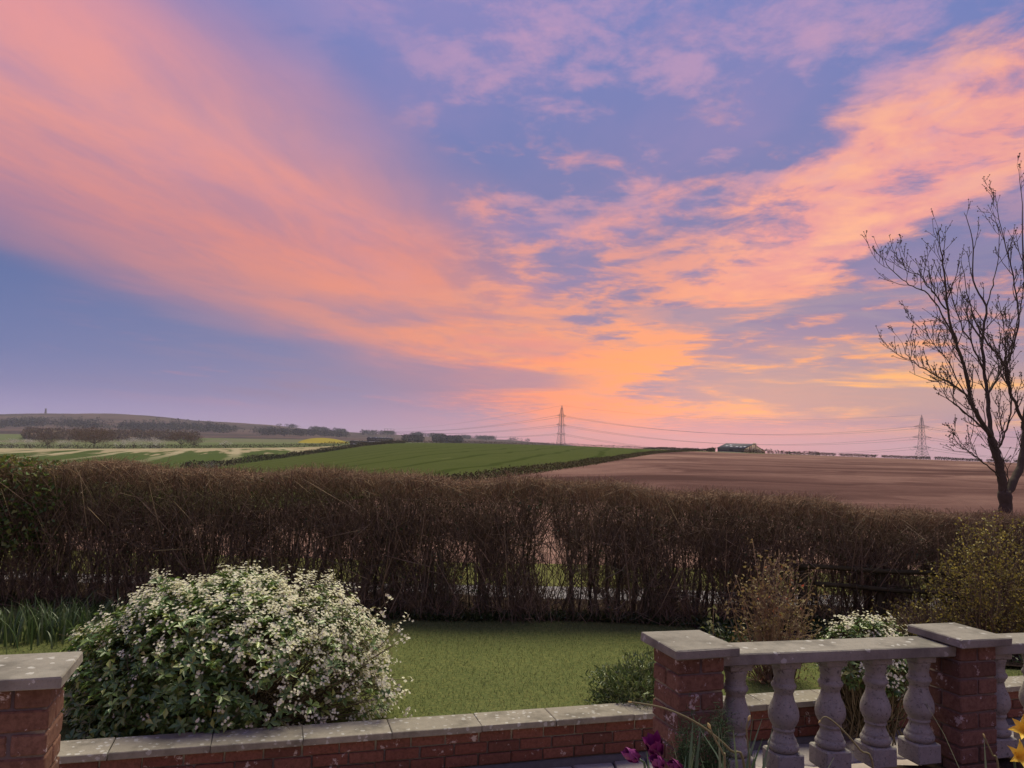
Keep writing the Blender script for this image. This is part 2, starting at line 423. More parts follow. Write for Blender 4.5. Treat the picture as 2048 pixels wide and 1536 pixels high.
# ================================================================== the land
def xy_of(px): return (px - 1024) / FPX
_COLS = [-900, -300, 0, 200, 430, 640, 760, 900, 1120, 1320, 1500, 1840, 2048, 2400, 3200]
_DS = [9, 16, 30, 60, 120, 250, 450, 700, 1000, 1600, 2600, 3700, 5200, 7000]
_Z = {   # height relative to the camera
 -900: [-2.45, -2.5, -3.0, -5.0, -7.5, -11, -12, -11, -10, 2, 30, 70, 40, 10],
 -300: [-2.45, -2.5, -3.0, -5.0, -7.2, -10.8, -11.2, -9.2, -9, 2, 33, 92, 50, 10],
 0:    [-2.45, -2.5, -2.8, -4.2, -6.5, -10.4, -10.8, -8.9, -9.3, 3.5, 42, 124, 65, 10],
 200:  [-2.45, -2.5, -2.8, -4.0, -6.0, -9.7, -9.6, -8.2, -8.2, 1.5, 44, 143, 70, 10],
 430:  [-2.45, -2.5, -2.7, -3.6, -5.0, -8.8, -8.5, -6.6, -5.2, 0.5, 34, 104, 60, 10],
 640:  [-2.45, -2.5, -2.7, -3.2, -4.3, -5.6, -5.8, -4.6, -3.0, 1.5, 24, 68, 45, 10],
 760:  [-2.45, -2.5, -2.6, -3.0, -3.6, -3.0, -0.9, 0.3, -2.5, 1.0, 16, 42, 30, 8],
 900:  [-2.45, -2.5, -2.6, -2.8, -2.9, -1.9, 0.0, 1.5, -2.5, 0.0, 15, 38, 25, 8],
 1120: [-2.45, -2.45, -2.5, -2.7, -2.8, -2.1, -0.7, 0.6, -3.5, -5, 1, 9, 5, 0],
 1320: [-2.45, -2.45, -2.5, -2.4, -2.4, -2.0, -1.7, -2.4, -10, -20, -32, -40, -50, -60],
 1500: [-2.45, -2.45, -2.5, -2.5, -2.7, -2.4, -2.75, -4.4, -16, -34, -56, -76, -100, -130],
 1840: [-2.45, -2.45, -2.5, -2.7, -3.1, -3.5, -5.2, -10.5, -20, -40, -66, -95, -130, -170],
 2048: [-2.45, -2.45, -2.6, -2.9, -3.3, -4.1, -6.8, -13, -24, -46, -76, -108, -150, -190],
 2400: [-2.45, -2.45, -2.7, -3.1, -3.7, -4.8, -8.0, -14, -26, -50, -82, -116, -160, -200],
 3200: [-2.45, -2.45, -2.8, -3.3, -4.2, -5.8, -9.0, -15, -28, -54, -88, -124, -170, -210]}
_tt = np.concatenate([np.linspace(-1.9, -0.74, 60)[:-1], np.linspace(-0.74, 0.74, 540), np.linspace(0.74, 1.9, 60)[1:]])
_dd = np.exp(np.linspace(math.log(9.0), math.log(7000), 300))
_tab = np.array([_Z[c] for c in _COLS], float)
_byd = np.array([np.interp(np.log(_dd), np.log(_DS), row) for row in _tab])          # cols x d
_ct = np.array([xy_of(c) for c in _COLS])
_zz = np.array([np.interp(_tt, _ct, _byd[:, j]) for j in range(len(_dd))])             # d x t
def _smooth(a, k, ax):
    w = np.hanning(k + 2)[1:-1]; w /= w.sum()
    pad = [(0, 0), (0, 0)]; pad[ax] = (k // 2, k // 2)
    return np.apply_along_axis(lambda v: np.convolve(v, w, 'valid'), ax, np.pad(a, pad, mode='edge'))
_zz = _smooth(_smooth(_zz, 15, 0), 61, 1)
_TT, _DD = np.meshgrid(_tt, _dd)
_zz = _zz + np.clip(_TT, -0.9, 0.9) * _DD * 0.0227 * np.clip((_DD - 14) / 50, 0, 1)      # the land falls a little from right to left
def _wob(X, Y):      # low rolling unevenness that grows with distance
    return (np.sin(X * 0.011 + Y * 0.004) + np.sin(X * 0.023 - Y * 0.009 + 1.7) * 0.5)
_zz = _zz + CAM_Z + np.clip((_DD - 1500) / 2500, 0, 1) * 3.0 * _wob(_TT * _DD, _DD)

def ground_z(X, Y):
    X = np.asarray(X, float); Y = np.maximum(np.asarray(Y, float), 9.01)
    t = np.clip(X / Y, _tt[0], _tt[-1] - 1e-6); i = np.clip(np.searchsorted(_tt, t) - 1, 0, len(_tt) - 2)
    f = (t - _tt[i]) / (_tt[i + 1] - _tt[i])
    ld = np.clip((np.log(Y) - math.log(9.0)) / (math.log(7000) - math.log(9.0)) * (len(_dd) - 1), 0, len(_dd) - 1.001)
    j = ld.astype(int); g = ld - j
    return (_zz[j, i] * (1 - f) + _zz[j, i + 1] * f) * (1 - g) + (_zz[j + 1, i] * (1 - f) + _zz[j + 1, i + 1] * f) * g

_BY = np.array([0, 17, 67, 115, 250, 400, 470]); _BX = np.array([-16, -12, -0.6, 13, 48, 96, 122])
def plough_x(Y): return np.interp(Y, _BY, _BX)

def _tram(n, p, ang, period, width):
    rot = n.n('ShaderNodeVectorRotate', rotation_type='Z_AXIS'); n.link(p, rot.inputs['Vector']); rot.inputs['Angle'].default_value = R(ang)
    s_ = n.n('ShaderNodeSeparateXYZ'); n.link(rot.outputs[0], s_.inputs[0])
    w = n.m('PINGPONG', n.add(s_.outputs[0], n.mul(n.noise(p, 0.02, 2.0), 10.0)), period / 2)
    return n.ss(w, width, width * 0.4), s_
def _crop(n, b):
    p = pos(n); k = n.noise(p, 0.05, 6.0, 0.6); f = n.noise(p, 1.4, 6.0, 0.7)
    tr, s_ = _tram(n, p, 8, 13.0, 1.3)
    c = n.mix(k, (0.050, 0.062, 0.022), (0.076, 0.086, 0.030))
    c = n.mix(n.mul(n.ss(f, 0.35, 0.7), 0.45), c, (0.038, 0.05, 0.014))
    c = n.mix(n.mul(tr, 0.6), c, (0.026, 0.038, 0.010))
    st = n.noise(n.comb(n.mul(s_.outputs[0], 0.25), n.mul(s_.outputs[1], 0.03), 0.0), 1.0, 4.0, 0.6)
    c = n.mix(n.ss(st, 0.66, 0.74, 0.0, 0.6), c, (0.12, 0.12, 0.05))
    return c
def _farcrop(n, b):
    p = pos(n); k = n.noise(p, 0.02, 6.0, 0.6)
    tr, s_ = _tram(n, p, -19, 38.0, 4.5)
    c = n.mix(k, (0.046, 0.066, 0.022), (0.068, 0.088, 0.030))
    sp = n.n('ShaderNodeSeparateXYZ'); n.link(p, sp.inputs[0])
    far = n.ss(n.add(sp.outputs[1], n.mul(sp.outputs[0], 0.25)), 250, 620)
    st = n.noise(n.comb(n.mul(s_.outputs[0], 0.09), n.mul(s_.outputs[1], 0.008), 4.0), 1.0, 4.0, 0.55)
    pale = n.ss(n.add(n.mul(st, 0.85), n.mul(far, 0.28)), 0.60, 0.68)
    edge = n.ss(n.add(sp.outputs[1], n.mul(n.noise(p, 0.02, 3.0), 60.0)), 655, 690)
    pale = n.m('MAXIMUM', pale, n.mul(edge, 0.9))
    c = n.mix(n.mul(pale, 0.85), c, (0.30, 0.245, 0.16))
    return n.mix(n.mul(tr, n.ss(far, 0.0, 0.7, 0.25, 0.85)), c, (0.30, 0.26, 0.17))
def _plough(n, b):
    p = pos(n)
    rot = n.n('ShaderNodeVectorRotate', rotation_type='Z_AXIS'); n.link(p, rot.inputs['Vector']); rot.inputs['Angle'].default_value = R(-16)
    s_ = n.n('ShaderNodeSeparateXYZ'); n.link(rot.outputs[0], s_.inputs[0])
    wb = n.noise(p, 0.018, 4.0, 0.6)
    v = n.comb(n.mul(s_.outputs[0], 0.014), n.add(n.mul(s_.outputs[1], 0.055), n.mul(wb, 4.5)), 0.0)
    v2 = n.comb(n.mul(s_.outputs[0], 0.006), n.add(n.mul(s_.outputs[1], 0.020), n.mul(wb, 3.0)), 3.0)
    k = n.add(n.mul(n.noise(v, 1.0, 6.0, 0.6), 0.5), n.mul(n.noise(v2, 1.0, 5.0, 0.6), 0.5))
    f = n.noise(p, 2.2, 6.0, 0.72)
    c = n.ramp(k, [(0.40, (0.072, 0.040, 0.037)), (0.46, (0.122, 0.068, 0.061)), (0.53, (0.195, 0.115, 0.098)), (0.60, (0.28, 0.175, 0.14))])
    c = n.mix(n.ss(f, 0.35, 0.72, 0.0, 0.35), c, (0.06, 0.034, 0.03))
    bump(n, b, f, 0.8, 0.12)
    return c
def _pasture(n, b):
    p = pos(n); k = n.noise(p, 0.006, 5.0, 0.6)
    vo = n.n('ShaderNodeTexVoronoi'); vo.inputs['Scale'].default_value = 0.0042; n.link(p, vo.inputs['Vector'])
    sc = n.n('ShaderNodeSeparateColor'); n.link(vo.outputs['Color'], sc.inputs[0])
    c = n.ramp(sc.outputs[0], [(0.0, (0.075, 0.10, 0.036)), (0.4, (0.11, 0.125, 0.06)), (0.7, (0.09, 0.11, 0.046)), (1.0, (0.12, 0.11, 0.07))])
    return n.mix(n.mul(k, 0.4), c, (0.10, 0.11, 0.05))
def _heath(n, b):
    p = pos(n); k = n.noise(p, 0.0045, 6.0, 0.62); f = n.noise(p, 0.03, 5.0, 0.7)
    c = n.ramp(k, [(0.30, (0.034, 0.028, 0.030)), (0.45, (0.062, 0.042, 0.044)), (0.58, (0.10, 0.064, 0.060)), (0.75, (0.080, 0.066, 0.048))])
    return n.mix(n.ss(f, 0.45, 0.7, 0.0, 0.5), c, (0.05, 0.045, 0.035))
M['crop'] = mat('young_crop', _crop, 0.95, 0.0); M['farcrop'] = mat('striped_crop', _farcrop, 0.95, 0.0)
M['plough'] = mat('ploughed_earth', _plough, 0.95, 0.0); M['pasture'] = mat('pasture', _pasture, 0.95, 0.0); M['heath'] = mat('heath', _heath, 0.95, 0.0)

_V = np.stack([_TT * _DD, _DD, _zz], -1).reshape(-1, 3)
_nt = len(_tt)
_q = (np.arange(len(_dd) - 1)[:, None] * _nt + np.arange(_nt - 1)[None]).ravel()
_Q = np.stack([_q, _q + 1, _q + 1 + _nt, _q + _nt], 1)
_C = _V[_Q].mean(1); _cx, _cy = _C[:, 0], _C[:, 1]
_px = plough_x(_cy)
reg = np.full(len(_Q), 5)
reg[_cy < 1750] = 4
reg[(_cy < 700) & (_cx >= -95) & (_cx < _px)] = 1
reg[(_cy < 720) & (_cx < -95)] = 2
reg[(_cx >= _px) & (_cy < np.interp(_cx, [90, 120, 200, 300], [395, 388, 420, 430]))] = 3
reg[_cy < 16.5] = 0
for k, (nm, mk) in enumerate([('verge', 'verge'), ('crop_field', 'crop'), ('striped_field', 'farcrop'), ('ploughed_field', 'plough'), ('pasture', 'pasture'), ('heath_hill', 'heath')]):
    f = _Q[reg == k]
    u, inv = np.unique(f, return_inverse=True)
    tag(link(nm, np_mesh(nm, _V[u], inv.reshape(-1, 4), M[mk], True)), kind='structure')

# lane between the hedge and the fields
mb = MB()
xs = np.linspace(-40, 40, 81)
for i in range(80):
    pass
rv = []
for x in xs:
    for y, dz in ((10.75, 0.03), (12.0, 0.06), (13.6, 0.03)):
        rv.append((x, y + 0.02 * x, float(ground_z(x, y)) + dz))
rf = []
for i in range(80):
    for j in range(2):
        a = i * 3 + j; rf.append([a, a + 3, a + 4, a + 1])
mb.put(rv, rf)
tag(mb.obj('lane', M['road'], None, True), kind='structure')

# rape field in flower, a small dome far off
def dome_patch(name, material, px0, px1, ytop, d0, d1, n=28):
    V = []; 
    for j in range(n):
        for i in range(n):
            u, v = i / (n - 1), j / (n - 1)
            d = d0 + (d1 - d0) * v
            X = xy_of(px0 + (px1 - px0) * u) * d
            top = at((px0 + px1) / 2, ytop, d1).z
            g = float(ground_z(X, d))
            s_ = max(0.0, 1 - (2 * u - 1) ** 2) ** 0.8 * math.sin(math.pi * min(v, 0.98) / 1.0 * 0.5)
            V.append((X, d, g - 1.0 + (top - g + 1.0) * s_))
    F = [[j * n + i, j * n + i + 1, (j + 1) * n + i + 1, (j + 1) * n + i] for j in range(n - 1) for i in range(n - 1)]
    return tag(link(name, np_mesh(name, V, np.array(F), material, True)), kind='structure')
M['rape'] = mat('rape_flower', lambda n, b: n.mix(n.noise(pos(n), 0.08, 4.0), (0.20, 0.16, 0.02), (0.27, 0.22, 0.035)), 0.95, 0.0)
dome_patch('rape_field', M['rape'], 600, 704, 876, 1250, 1450)

# ================================================================== garden ground
Z_CAP, Z_TERR, Z_PATIO, Z_COPE = 1.15, 0.56, -0.19, 0.115
_mid = [on_z(1278.7, 1262.8, Z_CAP), on_z(1349, 1300, Z_CAP), on_z(1483.6, 1298, Z_CAP), on_z(1402.9, 1260, Z_CAP)]
_rgt = [on_z(1817, 1250, Z_CAP), on_z(1924.6, 1278.8, Z_CAP), on_z(2020, 1275.5, Z_CAP), on_z(1911.5, 1245, Z_CAP)]
PM = sum(_mid, Vector()) / 4; PR = sum(_rgt, Vector()) / 4
TA = math.atan2(PR.y - PM.y, PR.x - PM.x)                 # direction of the balustrade
tv = Vector((math.cos(TA), math.sin(TA), 0)); nv = Vector((-math.sin(TA), math.cos(TA), 0))
_lr = (on_z(171, 1311, Z_CAP) + on_z(137, 1366, Z_CAP)) / 2   # right edge of the near left cap
CAPW = 0.295
PL = PM + tv * ((_lr - PM).dot(tv) - CAPW / 2 - 0.03) - nv * 0.055
WA0, WA1 = on_z(130, 1513, Z_COPE), on_z(1809, 1389, Z_COPE)  # front edge of the low wall's coping
WA = math.atan2(WA1.y - WA0.y, WA1.x - WA0.x)
wt_, wn_ = Vector((math.cos(WA), math.sin(WA), 0)), Vector((-math.sin(WA), math.cos(WA), 0))
def wall_y(x): return WA0.y + (x - WA0.x) * math.tan(WA)

def sheet(name, material, pts, nx, ny, zf, kind='structure'):
    """grid between four corners (x, y) with height zf(x, y)"""
    (a, b, c, d) = [np.array(p, float) for p in pts]
    V = []
    for j in range(ny + 1):
        for i in range(nx + 1):
            u, v = i / nx, j / ny
            p = (a * (1 - u) + b * u) * (1 - v) + (d * (1 - u) + c * u) * v
            V.append((p[0], p[1], zf(p[0], p[1])))
    F = [[j * (nx + 1) + i, j * (nx + 1) + i + 1, (j + 1) * (nx + 1) + i + 1, (j + 1) * (nx + 1) + i] for j in range(ny) for i in range(nx)]
    return tag(link(name, np_mesh(name, V, np.array(F), material, True)), kind=kind)

def lawn_z(x, y):
    t = min(max((y - wall_y(x)) / 4.6, 0), 1)
    return -0.11 * t + 0.012 * math.sin(2.1 * x + y) * math.sin(1.3 * y)
def hedge_y(x): return 9.5 + 0.02 * x
sheet('lawn', M['lawn'], [(-9, wall_y(-9) + 0.12), (9, wall_y(9) + 0.12), (9, 10.2), (-9, 10.2)], 60, 40, lambda x, y: lawn_z(x, y))
sheet('garden_bed', M['soil'], [(-11, 9.1), (2.2, 9.2), (2.2, 10.6), (-11, 10.6)], 60, 12, lambda x, y: lawn_z(x, y) + 0.02 + 0.03 * mnoise.noise((x * 2, y * 2, 0)))
sheet('shrub_bed', M['soil'], [(2.2, 7.7), (9.5, 7.2), (9.5, 10.6), (2.2, 10.6)], 50, 24, lambda x, y: lawn_z(x, y) + 0.025 + 0.03 * mnoise.noise((x * 2, y * 2, 0)))
_e0, _e1 = PM - tv * 8 + nv * 0.14, PM + tv * 8 + nv * 0.14
sheet('patio_base', M['haunch'], [(_e0.x, _e0.y), (_e1.x, _e1.y), (9, wall_y(9)), (-9, wall_y(-9))], 2, 2, lambda x, y: Z_PATIO - 0.02)

# crazy paving of the lower patio: irregular stones, each its own slab
def clip_poly(poly, p, n):
    out = []
    for i in range(len(poly)):
        a, b = poly[i], poly[(i + 1) % len(poly)]
        da, db = (a - p).dot(n), (b - p).dot(n)
        if da <= 0: out.append(a)
        if da * db < 0: out.append(a + (b - a) * (da / (da - db)))
    return out
patio = tag(empty('crazy_paving', (0, 4.4, Z_PATIO)), kind='structure')
seeds = []
for i in range(34):
    for j in range(8):
        s_ = PM + tv * (-4.2 + i * 0.27 + random.uniform(-0.10, 0.10)) + nv * (0.30 + j * 0.27 + random.uniform(-0.10, 0.10))
        if s_.y < wall_y(s_.x) - 0.02: seeds.append(Vector((s_.x, s_.y)))
for a in seeds:
    poly = [a + Vector(q) for q in ((-.4, -.4), (.4, -.4), (.4, .4), (-.4, .4))]
    for b in seeds:
        dv = b - a
        if 0 < dv.length < 0.85 and poly: poly = clip_poly(poly, a + dv * 0.5 - dv.normalized() * 0.007, dv)
    w = Vector((-math.sin(WA), math.cos(WA)))
    if poly: poly = clip_poly(poly, Vector((WA0.x, WA0.y)) - w * 0.0, w)
    if len(poly) < 3: continue
    dz = random.uniform(-0.006, 0.006); tx, ty = random.uniform(-.02, .02), random.uniform(-.02, .02)
    c = sum(poly, Vector((0, 0))) / len(poly); k = len(poly)
    V = []
    for q in poly: V.append((q.x, q.y, Z_PATIO - 0.04))
    for q in poly: V.append((q.x, q.y, Z_PATIO + dz - 0.008 + (q.x - c.x) * tx + (q.y - c.y) * ty))
    for q in poly:
        r = c + (q - c) * 0.93; V.append((r.x, r.y, Z_PATIO + dz + (r.x - c.x) * tx + (r.y - c.y) * ty))
    m = MB(); 
    m.put(V, [[i, (i + 1) % k, (i + 1) % k + k, i + k] for i in range(k)] + [[i + k, (i + 1) % k + k, (i + 1) % k + 2 * k, i + 2 * k] for i in range(k)], [list(range(2 * k, 3 * k))])
    m.obj('paving_stone', M['paving'], patio)

# upper terrace the camera stands on, and its planted strip
_t0, _t1 = PM - tv * 9, PM + tv * 9
m = MB(); c0 = PM - nv * 3.4 + Vector((0, 0, 0))
m.box((c0.x, c0.y, (Z_TERR - 0.03 + Z_PATIO - 0.05) / 2), (18, 7.04, Z_TERR - 0.03 - Z_PATIO + 0.05), TA)
tag(m.obj('terrace', M['paving']), kind='structure')
def strip(u, v): 
    p = PM + tv * u + nv * v; return (p.x, p.y)
sheet('planting_strip', M['soil'], [strip(-0.45, -1.6), strip(4.5, -1.6), strip(4.5, 0.02), strip(-0.45, 0.02)], 60, 20, lambda x, y: Z_TERR - 0.005 + 0.03 * mnoise.noise((x * 4, y * 4, 0)))

# ================================================================== masonry
def brick_mesh(name, dims, material, seed, ch=0.005):
    r = random.Random(seed); x, y, z = [d / 2 for d in dims]; V = []; F = []
    idx = {}
    def vid(p):
        if p not in idx:
            idx[p] = len(V); V.append(tuple(c + r.uniform(-0.0016, 0.0016) for c in p))
        return idx[p]
    X, Y, Zz = (x, x - ch), (y, y - ch), (z, z - ch)
    sg = (-1, 1)
    def pt(fx, fy, fz, ax):   # corner point on the face of axis ax
        return ((fx * (X[0] if ax == 0 else X[1])), (fy * (Y[0] if ax == 1 else Y[1])), (fz * (Zz[0] if ax == 2 else Zz[1])))
    for s_ in sg:
        F.append([vid(pt(s_, a, b, 0)) for a, b in ((-1, -1), (1, -1), (1, 1), (-1, 1))][::s_])
        F.append([vid(pt(a, s_, b, 1)) for a, b in ((-1, -1), (1, -1), (1, 1), (-1, 1))][::-s_])
        F.append([vid(pt(a, b, s_, 2)) for a, b in ((-1, -1), (1, -1), (1, 1), (-1, 1))][::s_])
    for a in sg:
        for b in sg:
            F.append([vid(pt(a, b, -1, 0)), vid(pt(a, b, 1, 0)), vid(pt(a, b, 1, 1)), vid(pt(a, b, -1, 1))])
            F.append([vid(pt(a, -1, b, 0)), vid(pt(a, 1, b, 0)), vid(pt(a, 1, b, 2)), vid(pt(a, -1, b, 2))])
            F.append([vid(pt(-1, a, b, 1)), vid(pt(1, a, b, 1)), vid(pt(1, a, b, 2)), vid(pt(-1, a, b, 2))])
    T = [[vid(pt(a, b, c, k)) for k in (0, 1, 2)] for a in sg for b in sg for c in sg]
    me = bpy.data.meshes.new(name); me.from_pydata(V, [], F + T); me.update()
    import bmesh
    bm = bmesh.new(); bm.from_mesh(me); bmesh.ops.recalc_face_normals(bm, faces=bm.faces); bm.to_mesh(me); bm.free()
    me.materials.append(material)
    return me

def place(name, me, root, loc, rz=0.0):
    o = bpy.data.objects.new(name, me); col.objects.link(o)
    o.parent = root; o.location = loc; o.rotation_euler = (0, 0, rz)
    return o

B_ST = [brick_mesh('brick', (0.215, 0.1025, 0.066), M['pier_brick'], k) for k in range(5)]
W_ST = [brick_mesh('brick', (0.215, 0.1025, 0.066), M['brick'], 20 + k) for k in range(5)]
W_HD = [brick_mesh('brick', (0.1025, 0.1025, 0.066), M['brick'], 30 + k) for k in range(3)]

def slab(dims, material, seed, ch=0.004, sub=0): return brick_mesh('cap_stone', dims, material, seed, ch)

def pier(P, label, seed):
    r = random.Random(seed)
    root = tag(empty('brick_pier', (P.x, P.y, Z_TERR), TA + R(3)), label, 'pier', 'brick piers of the balustrade')
    top = Z_CAP - 0.038 - Z_TERR
    m = MB(); m.box((0, 0, top / 2 - 0.02), (0.200, 0.200, top + 0.038))
    link('mortar', m.done('mortar', M['mortar']), root, True)
    for k in range(8):
        z = top - 0.0375 - k * 0.075
        for s_ in (-1, 1):
            q = (0, s_ * 0.05625) if k % 2 else (s_ * 0.05625, 0)
            place('brick', B_ST[r.randrange(5)], root, (q[0] + r.uniform(-.002, .002), q[1] + r.uniform(-.002, .002), z), (0 if k % 2 else R(90)) + r.choice((0, math.pi)) + r.uniform(-.008, .008))
    place('cap_stone', slab((CAPW, CAPW + 0.02, 0.038), M['cap'], seed), root, (0, 0, top + 0.019 + 0.0005))
    return root
pier(PL, 'brick pier with slab cap at the left edge, beside the large flowering bush', 41)
pier(PM, 'brick pier with pale flaking side at the left end of the balustrade', 42)
pier(PR, 'brick pier with slab cap between the two balustrade runs, far right', 43)

# turned balusters
PROF = [(0.035, .047), (0.040, .050), (0.047, .050), (0.055, .0465), (0.072, .044), (0.084, .041), (0.090, .0445), (0.095, .0445), (0.099, .043), (0.106, .050), (0.114, .054), (0.123, .052), (0.130, .046), (0.134, .0445), (0.138, .0445), (0.141, .0395),
        (0.155, .0405), (0.175, .0455), (0.200, .057), (0.220, .0635), (0.240, .0655), (0.258, .063), (0.276, .055), (0.288, .047), (0.293, .0445), (0.296, .0475), (0.303, .0475), (0.306, .0415), (0.318, .043), (0.330, .0475), (0.342, .054), (0.348, .0565), (0.352, .055), (0.357, .060), (0.368, .0655), (0.380, .064), (0.388, .058), (0.392, .052)]
RAIL_T = Z_CAP - 0.042
RAIL_B = RAIL_T - 0.05
def baluster_meshes():
    n = 28; V = []; F = []
    for s_, r in PROF:
        for k in range(n):
            a = 2 * math.pi * k / n
            V.append((r * math.cos(a), r * math.sin(a), -s_))
    for j in range(len(PROF) - 1):
        for k in range(n):
            F.append([j * n + k, (j + 1) * n + k, (j + 1) * n + (k + 1) % n, j * n + (k + 1) % n])
    shaft = np_mesh('turned_shaft', V, np.array(F), M['baluster'], True)
    head = brick_mesh('head_block', (0.104, 0.104, 0.0345), M['baluster'], 61, 0.004)
    plinth = brick_mesh('plinth_block', (0.128, 0.128, 0.085), M['baluster'], 62, 0.005)
    return shaft, head, plinth
SH, HD, PL_ = baluster_meshes()
def balustrade(P0, n, first, pitch, x0, x1, label):
    root = tag(empty('balustrade', (P0.x, P0.y, RAIL_B), TA), label, 'balustrade', 'stone balustrade runs')
    place('rail', brick_mesh('rail', (x1 - x0, 0.185, 0.05), M['cap'], 71 + n, 0.004), root, ((x0 + x1) / 2, 0, 0.025))
    for k in range(n):
        b = place('baluster', SH, root, (first + k * pitch, 0, 0), 0.3 * k)
        place('head_block', HD, b, (0, 0, -0.0178), -0.3 * k + random.uniform(-.02, .02))
        place('plinth_block', PL_, b, (0, 0, -0.392 - 0.0430), -0.3 * k + random.uniform(-.02, .02))
    return root
LEN = (PR - PM).length
pb = (LEN - 0.215) / 5.0
balustrade(PM, 5, 0.1075 + pb * 0.5, pb, 0.102, LEN - 0.102, 'stone balustrade with five turned balusters between two brick piers')
balustrade(PR, 4, 0.1075 + pb * 0.42, pb, 0.102, 1.2, 'stone balustrade run leaving the frame at the right edge')

# low garden wall beyond the patio
W0 = -3.2; WL = 11.0
wall = tag(empty('low_brick_wall', (WA0.x, WA0.y, Z_PATIO), WA), 'low red brick wall with lichen spotted stone coping along the lawn', 'wall')
zc = Z_COPE - Z_PATIO
ztop = zc - 0.042
m = MB(); m.box((W0 + WL / 2, 0.125, ztop / 2 - 0.004), (WL, 0.155, ztop - 0.008)); link('mortar', m.done('mortar', M['mortar']), wall, True)
hb = MB()
hx = np.linspace(W0, W0 + WL, 120); hv = []; 
for x in hx:
    j = 0.008 * mnoise.noise((x * 3, 0, 0)); k = 0.010 * mnoise.noise((x * 4, 5, 0))
    hv += [(x, -0.005 + k, -0.02), (x, 0.012 + k, 0.030 + j), (x, 0.06, 0.036 + j)]
hf = []
for i in range(119):
    for j in range(2): hf.append([i * 3 + j, i * 3 + 3 + j, i * 3 + 4 + j, i * 3 + 1 + j])
hb.put(hv, hf); link('haunch', hb.done('haunch', M['haunch'], True), wall, True)
for k in range(3):
    z = ztop - 0.0375 - k * 0.075; x = W0 + (0.06 if k % 2 else 0.0)
    while x < W0 + WL:
        hdr = False
        L = 0.215
        me = W_ST[random.randrange(5)]
        if x + L < 8.0 and x > -2.9:
            place('brick', me, wall, (x + L / 2 + random.uniform(-.002, .002), 0.085 + random.uniform(-.003, .003), z + random.uniform(-.0015, .0015)), random.choice((0, math.pi)) + random.uniform(-.006, .006))
        x += L + 0.010
x = W0 + 0.11; k = 0
while x < W0 + WL:
    L = 0.535 + random.uniform(-.05, .05)
    place('coping_stone', brick_mesh('coping_stone', (L, 0.245, 0.042), M['coping'], 100 + k, 0.004), wall, (x + L / 2, 0.1225, zc - 0.021 + random.uniform(-.002, .002)), random.uniform(-.004, .004))
    x += L + 0.004; k += 1

# ================================================================== hedge along the lane
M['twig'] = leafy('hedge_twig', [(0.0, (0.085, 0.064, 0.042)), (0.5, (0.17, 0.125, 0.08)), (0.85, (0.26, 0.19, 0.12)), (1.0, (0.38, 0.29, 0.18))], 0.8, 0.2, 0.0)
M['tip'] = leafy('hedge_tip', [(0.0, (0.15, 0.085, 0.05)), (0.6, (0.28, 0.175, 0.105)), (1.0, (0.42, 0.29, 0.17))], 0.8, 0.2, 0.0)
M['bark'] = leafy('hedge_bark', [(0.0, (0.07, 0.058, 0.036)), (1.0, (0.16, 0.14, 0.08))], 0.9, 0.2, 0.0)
M['dkleaf'] = leafy('dark_leaf', [(0.0, (0.028, 0.05, 0.014)), (0.7, (0.055, 0.085, 0.022)), (1.0, (0.12, 0.12, 0.04))], 0.4, 0.4, 0.2)
M['ivy'] = leafy('bramble_leaf', [(0.0, (0.045, 0.095, 0.018)), (0.6, (0.09, 0.16, 0.035)), (1.0, (0.22, 0.22, 0.055))], 0.4, 0.4, 0.25)
M['ochre'] = leafy('privet_leaf', [(0.0, (0.09, 0.09, 0.03)), (0.6, (0.17, 0.15, 0.045)), (1.0, (0.26, 0.20, 0.06))], 0.5, 0.3, 0.3)
H0, H1 = -8.6, 7.6
def h_top(x):
    x = np.asarray(x, float)
    z = np.interp(x, [-8.6, -6.3, -5.6, -4.4, 0.0, 1.5, 2.9, 4.2, 5.6, 7.6], [1.53, 1.54, 1.50, 1.51, 1.51, 1.48, 1.41, 1.33, 1.26, 1.18])
    return z + 0.03 * np.sin(x * 2.3) + 0.025 * np.sin(x * 5.1 + 1)
def h_base(x): return -0.22
hedge = tag(empty('hedge', (0, 9.5, -0.22)), 'long bare brown twiggy hedge beyond the lawn, seen through near its foot', 'hedge')
def clump(x):            # slow density variation along the row
    return 0.5 + 0.5 * np.sin(x * 3.1 + 1.3 * np.sin(x * 1.7) + 0.6 * np.sin(x * 7.9))
gap = lambda x, z: np.exp(-((x - 0.50 - 0.10 * (0.9 - z)) / (0.05 + 0.20 * np.clip(1.15 - z, 0, 1.2))) ** 2) * (z < 1.15) * (z > 0.15)
# stems
bm_ = MB(); nst = 250
sx0 = np.sort(rng.uniform(H0, H1, nst) + 0.12 * rng.normal(size=nst)); keep = rng.uniform(size=nst) > gap(sx0, 0.5) * 0.85; sx0 = sx0[keep]; nst = len(sx0)
for x in sx0:
    y = hedge_y(x) + rng.uniform(-0.28, 0.28); top = float(h_top(x)) - rng.uniform(0.15, 0.6)
    k = 6; zz = np.linspace(-0.25, top, k); lx = rng.normal(0, 0.035, k).cumsum() * 1.2; ly = rng.normal(0, 0.03, k).cumsum()
    bm_.poly_tube(np.stack([x + lx, y + ly, zz], 1), np.linspace(rng.uniform(0.010, 0.028), 0.005, k), 5)
bm_.obj('stem_mass', M['bark'], hedge)
def slit(x): return np.clip((np.sin(x * 23 + 2.5 * np.sin(x * 5.3)) + 0.8 * np.sin(x * 41 + 1.7 * np.sin(x * 9.1)) - 0.55) * 2.2, 0, 1)
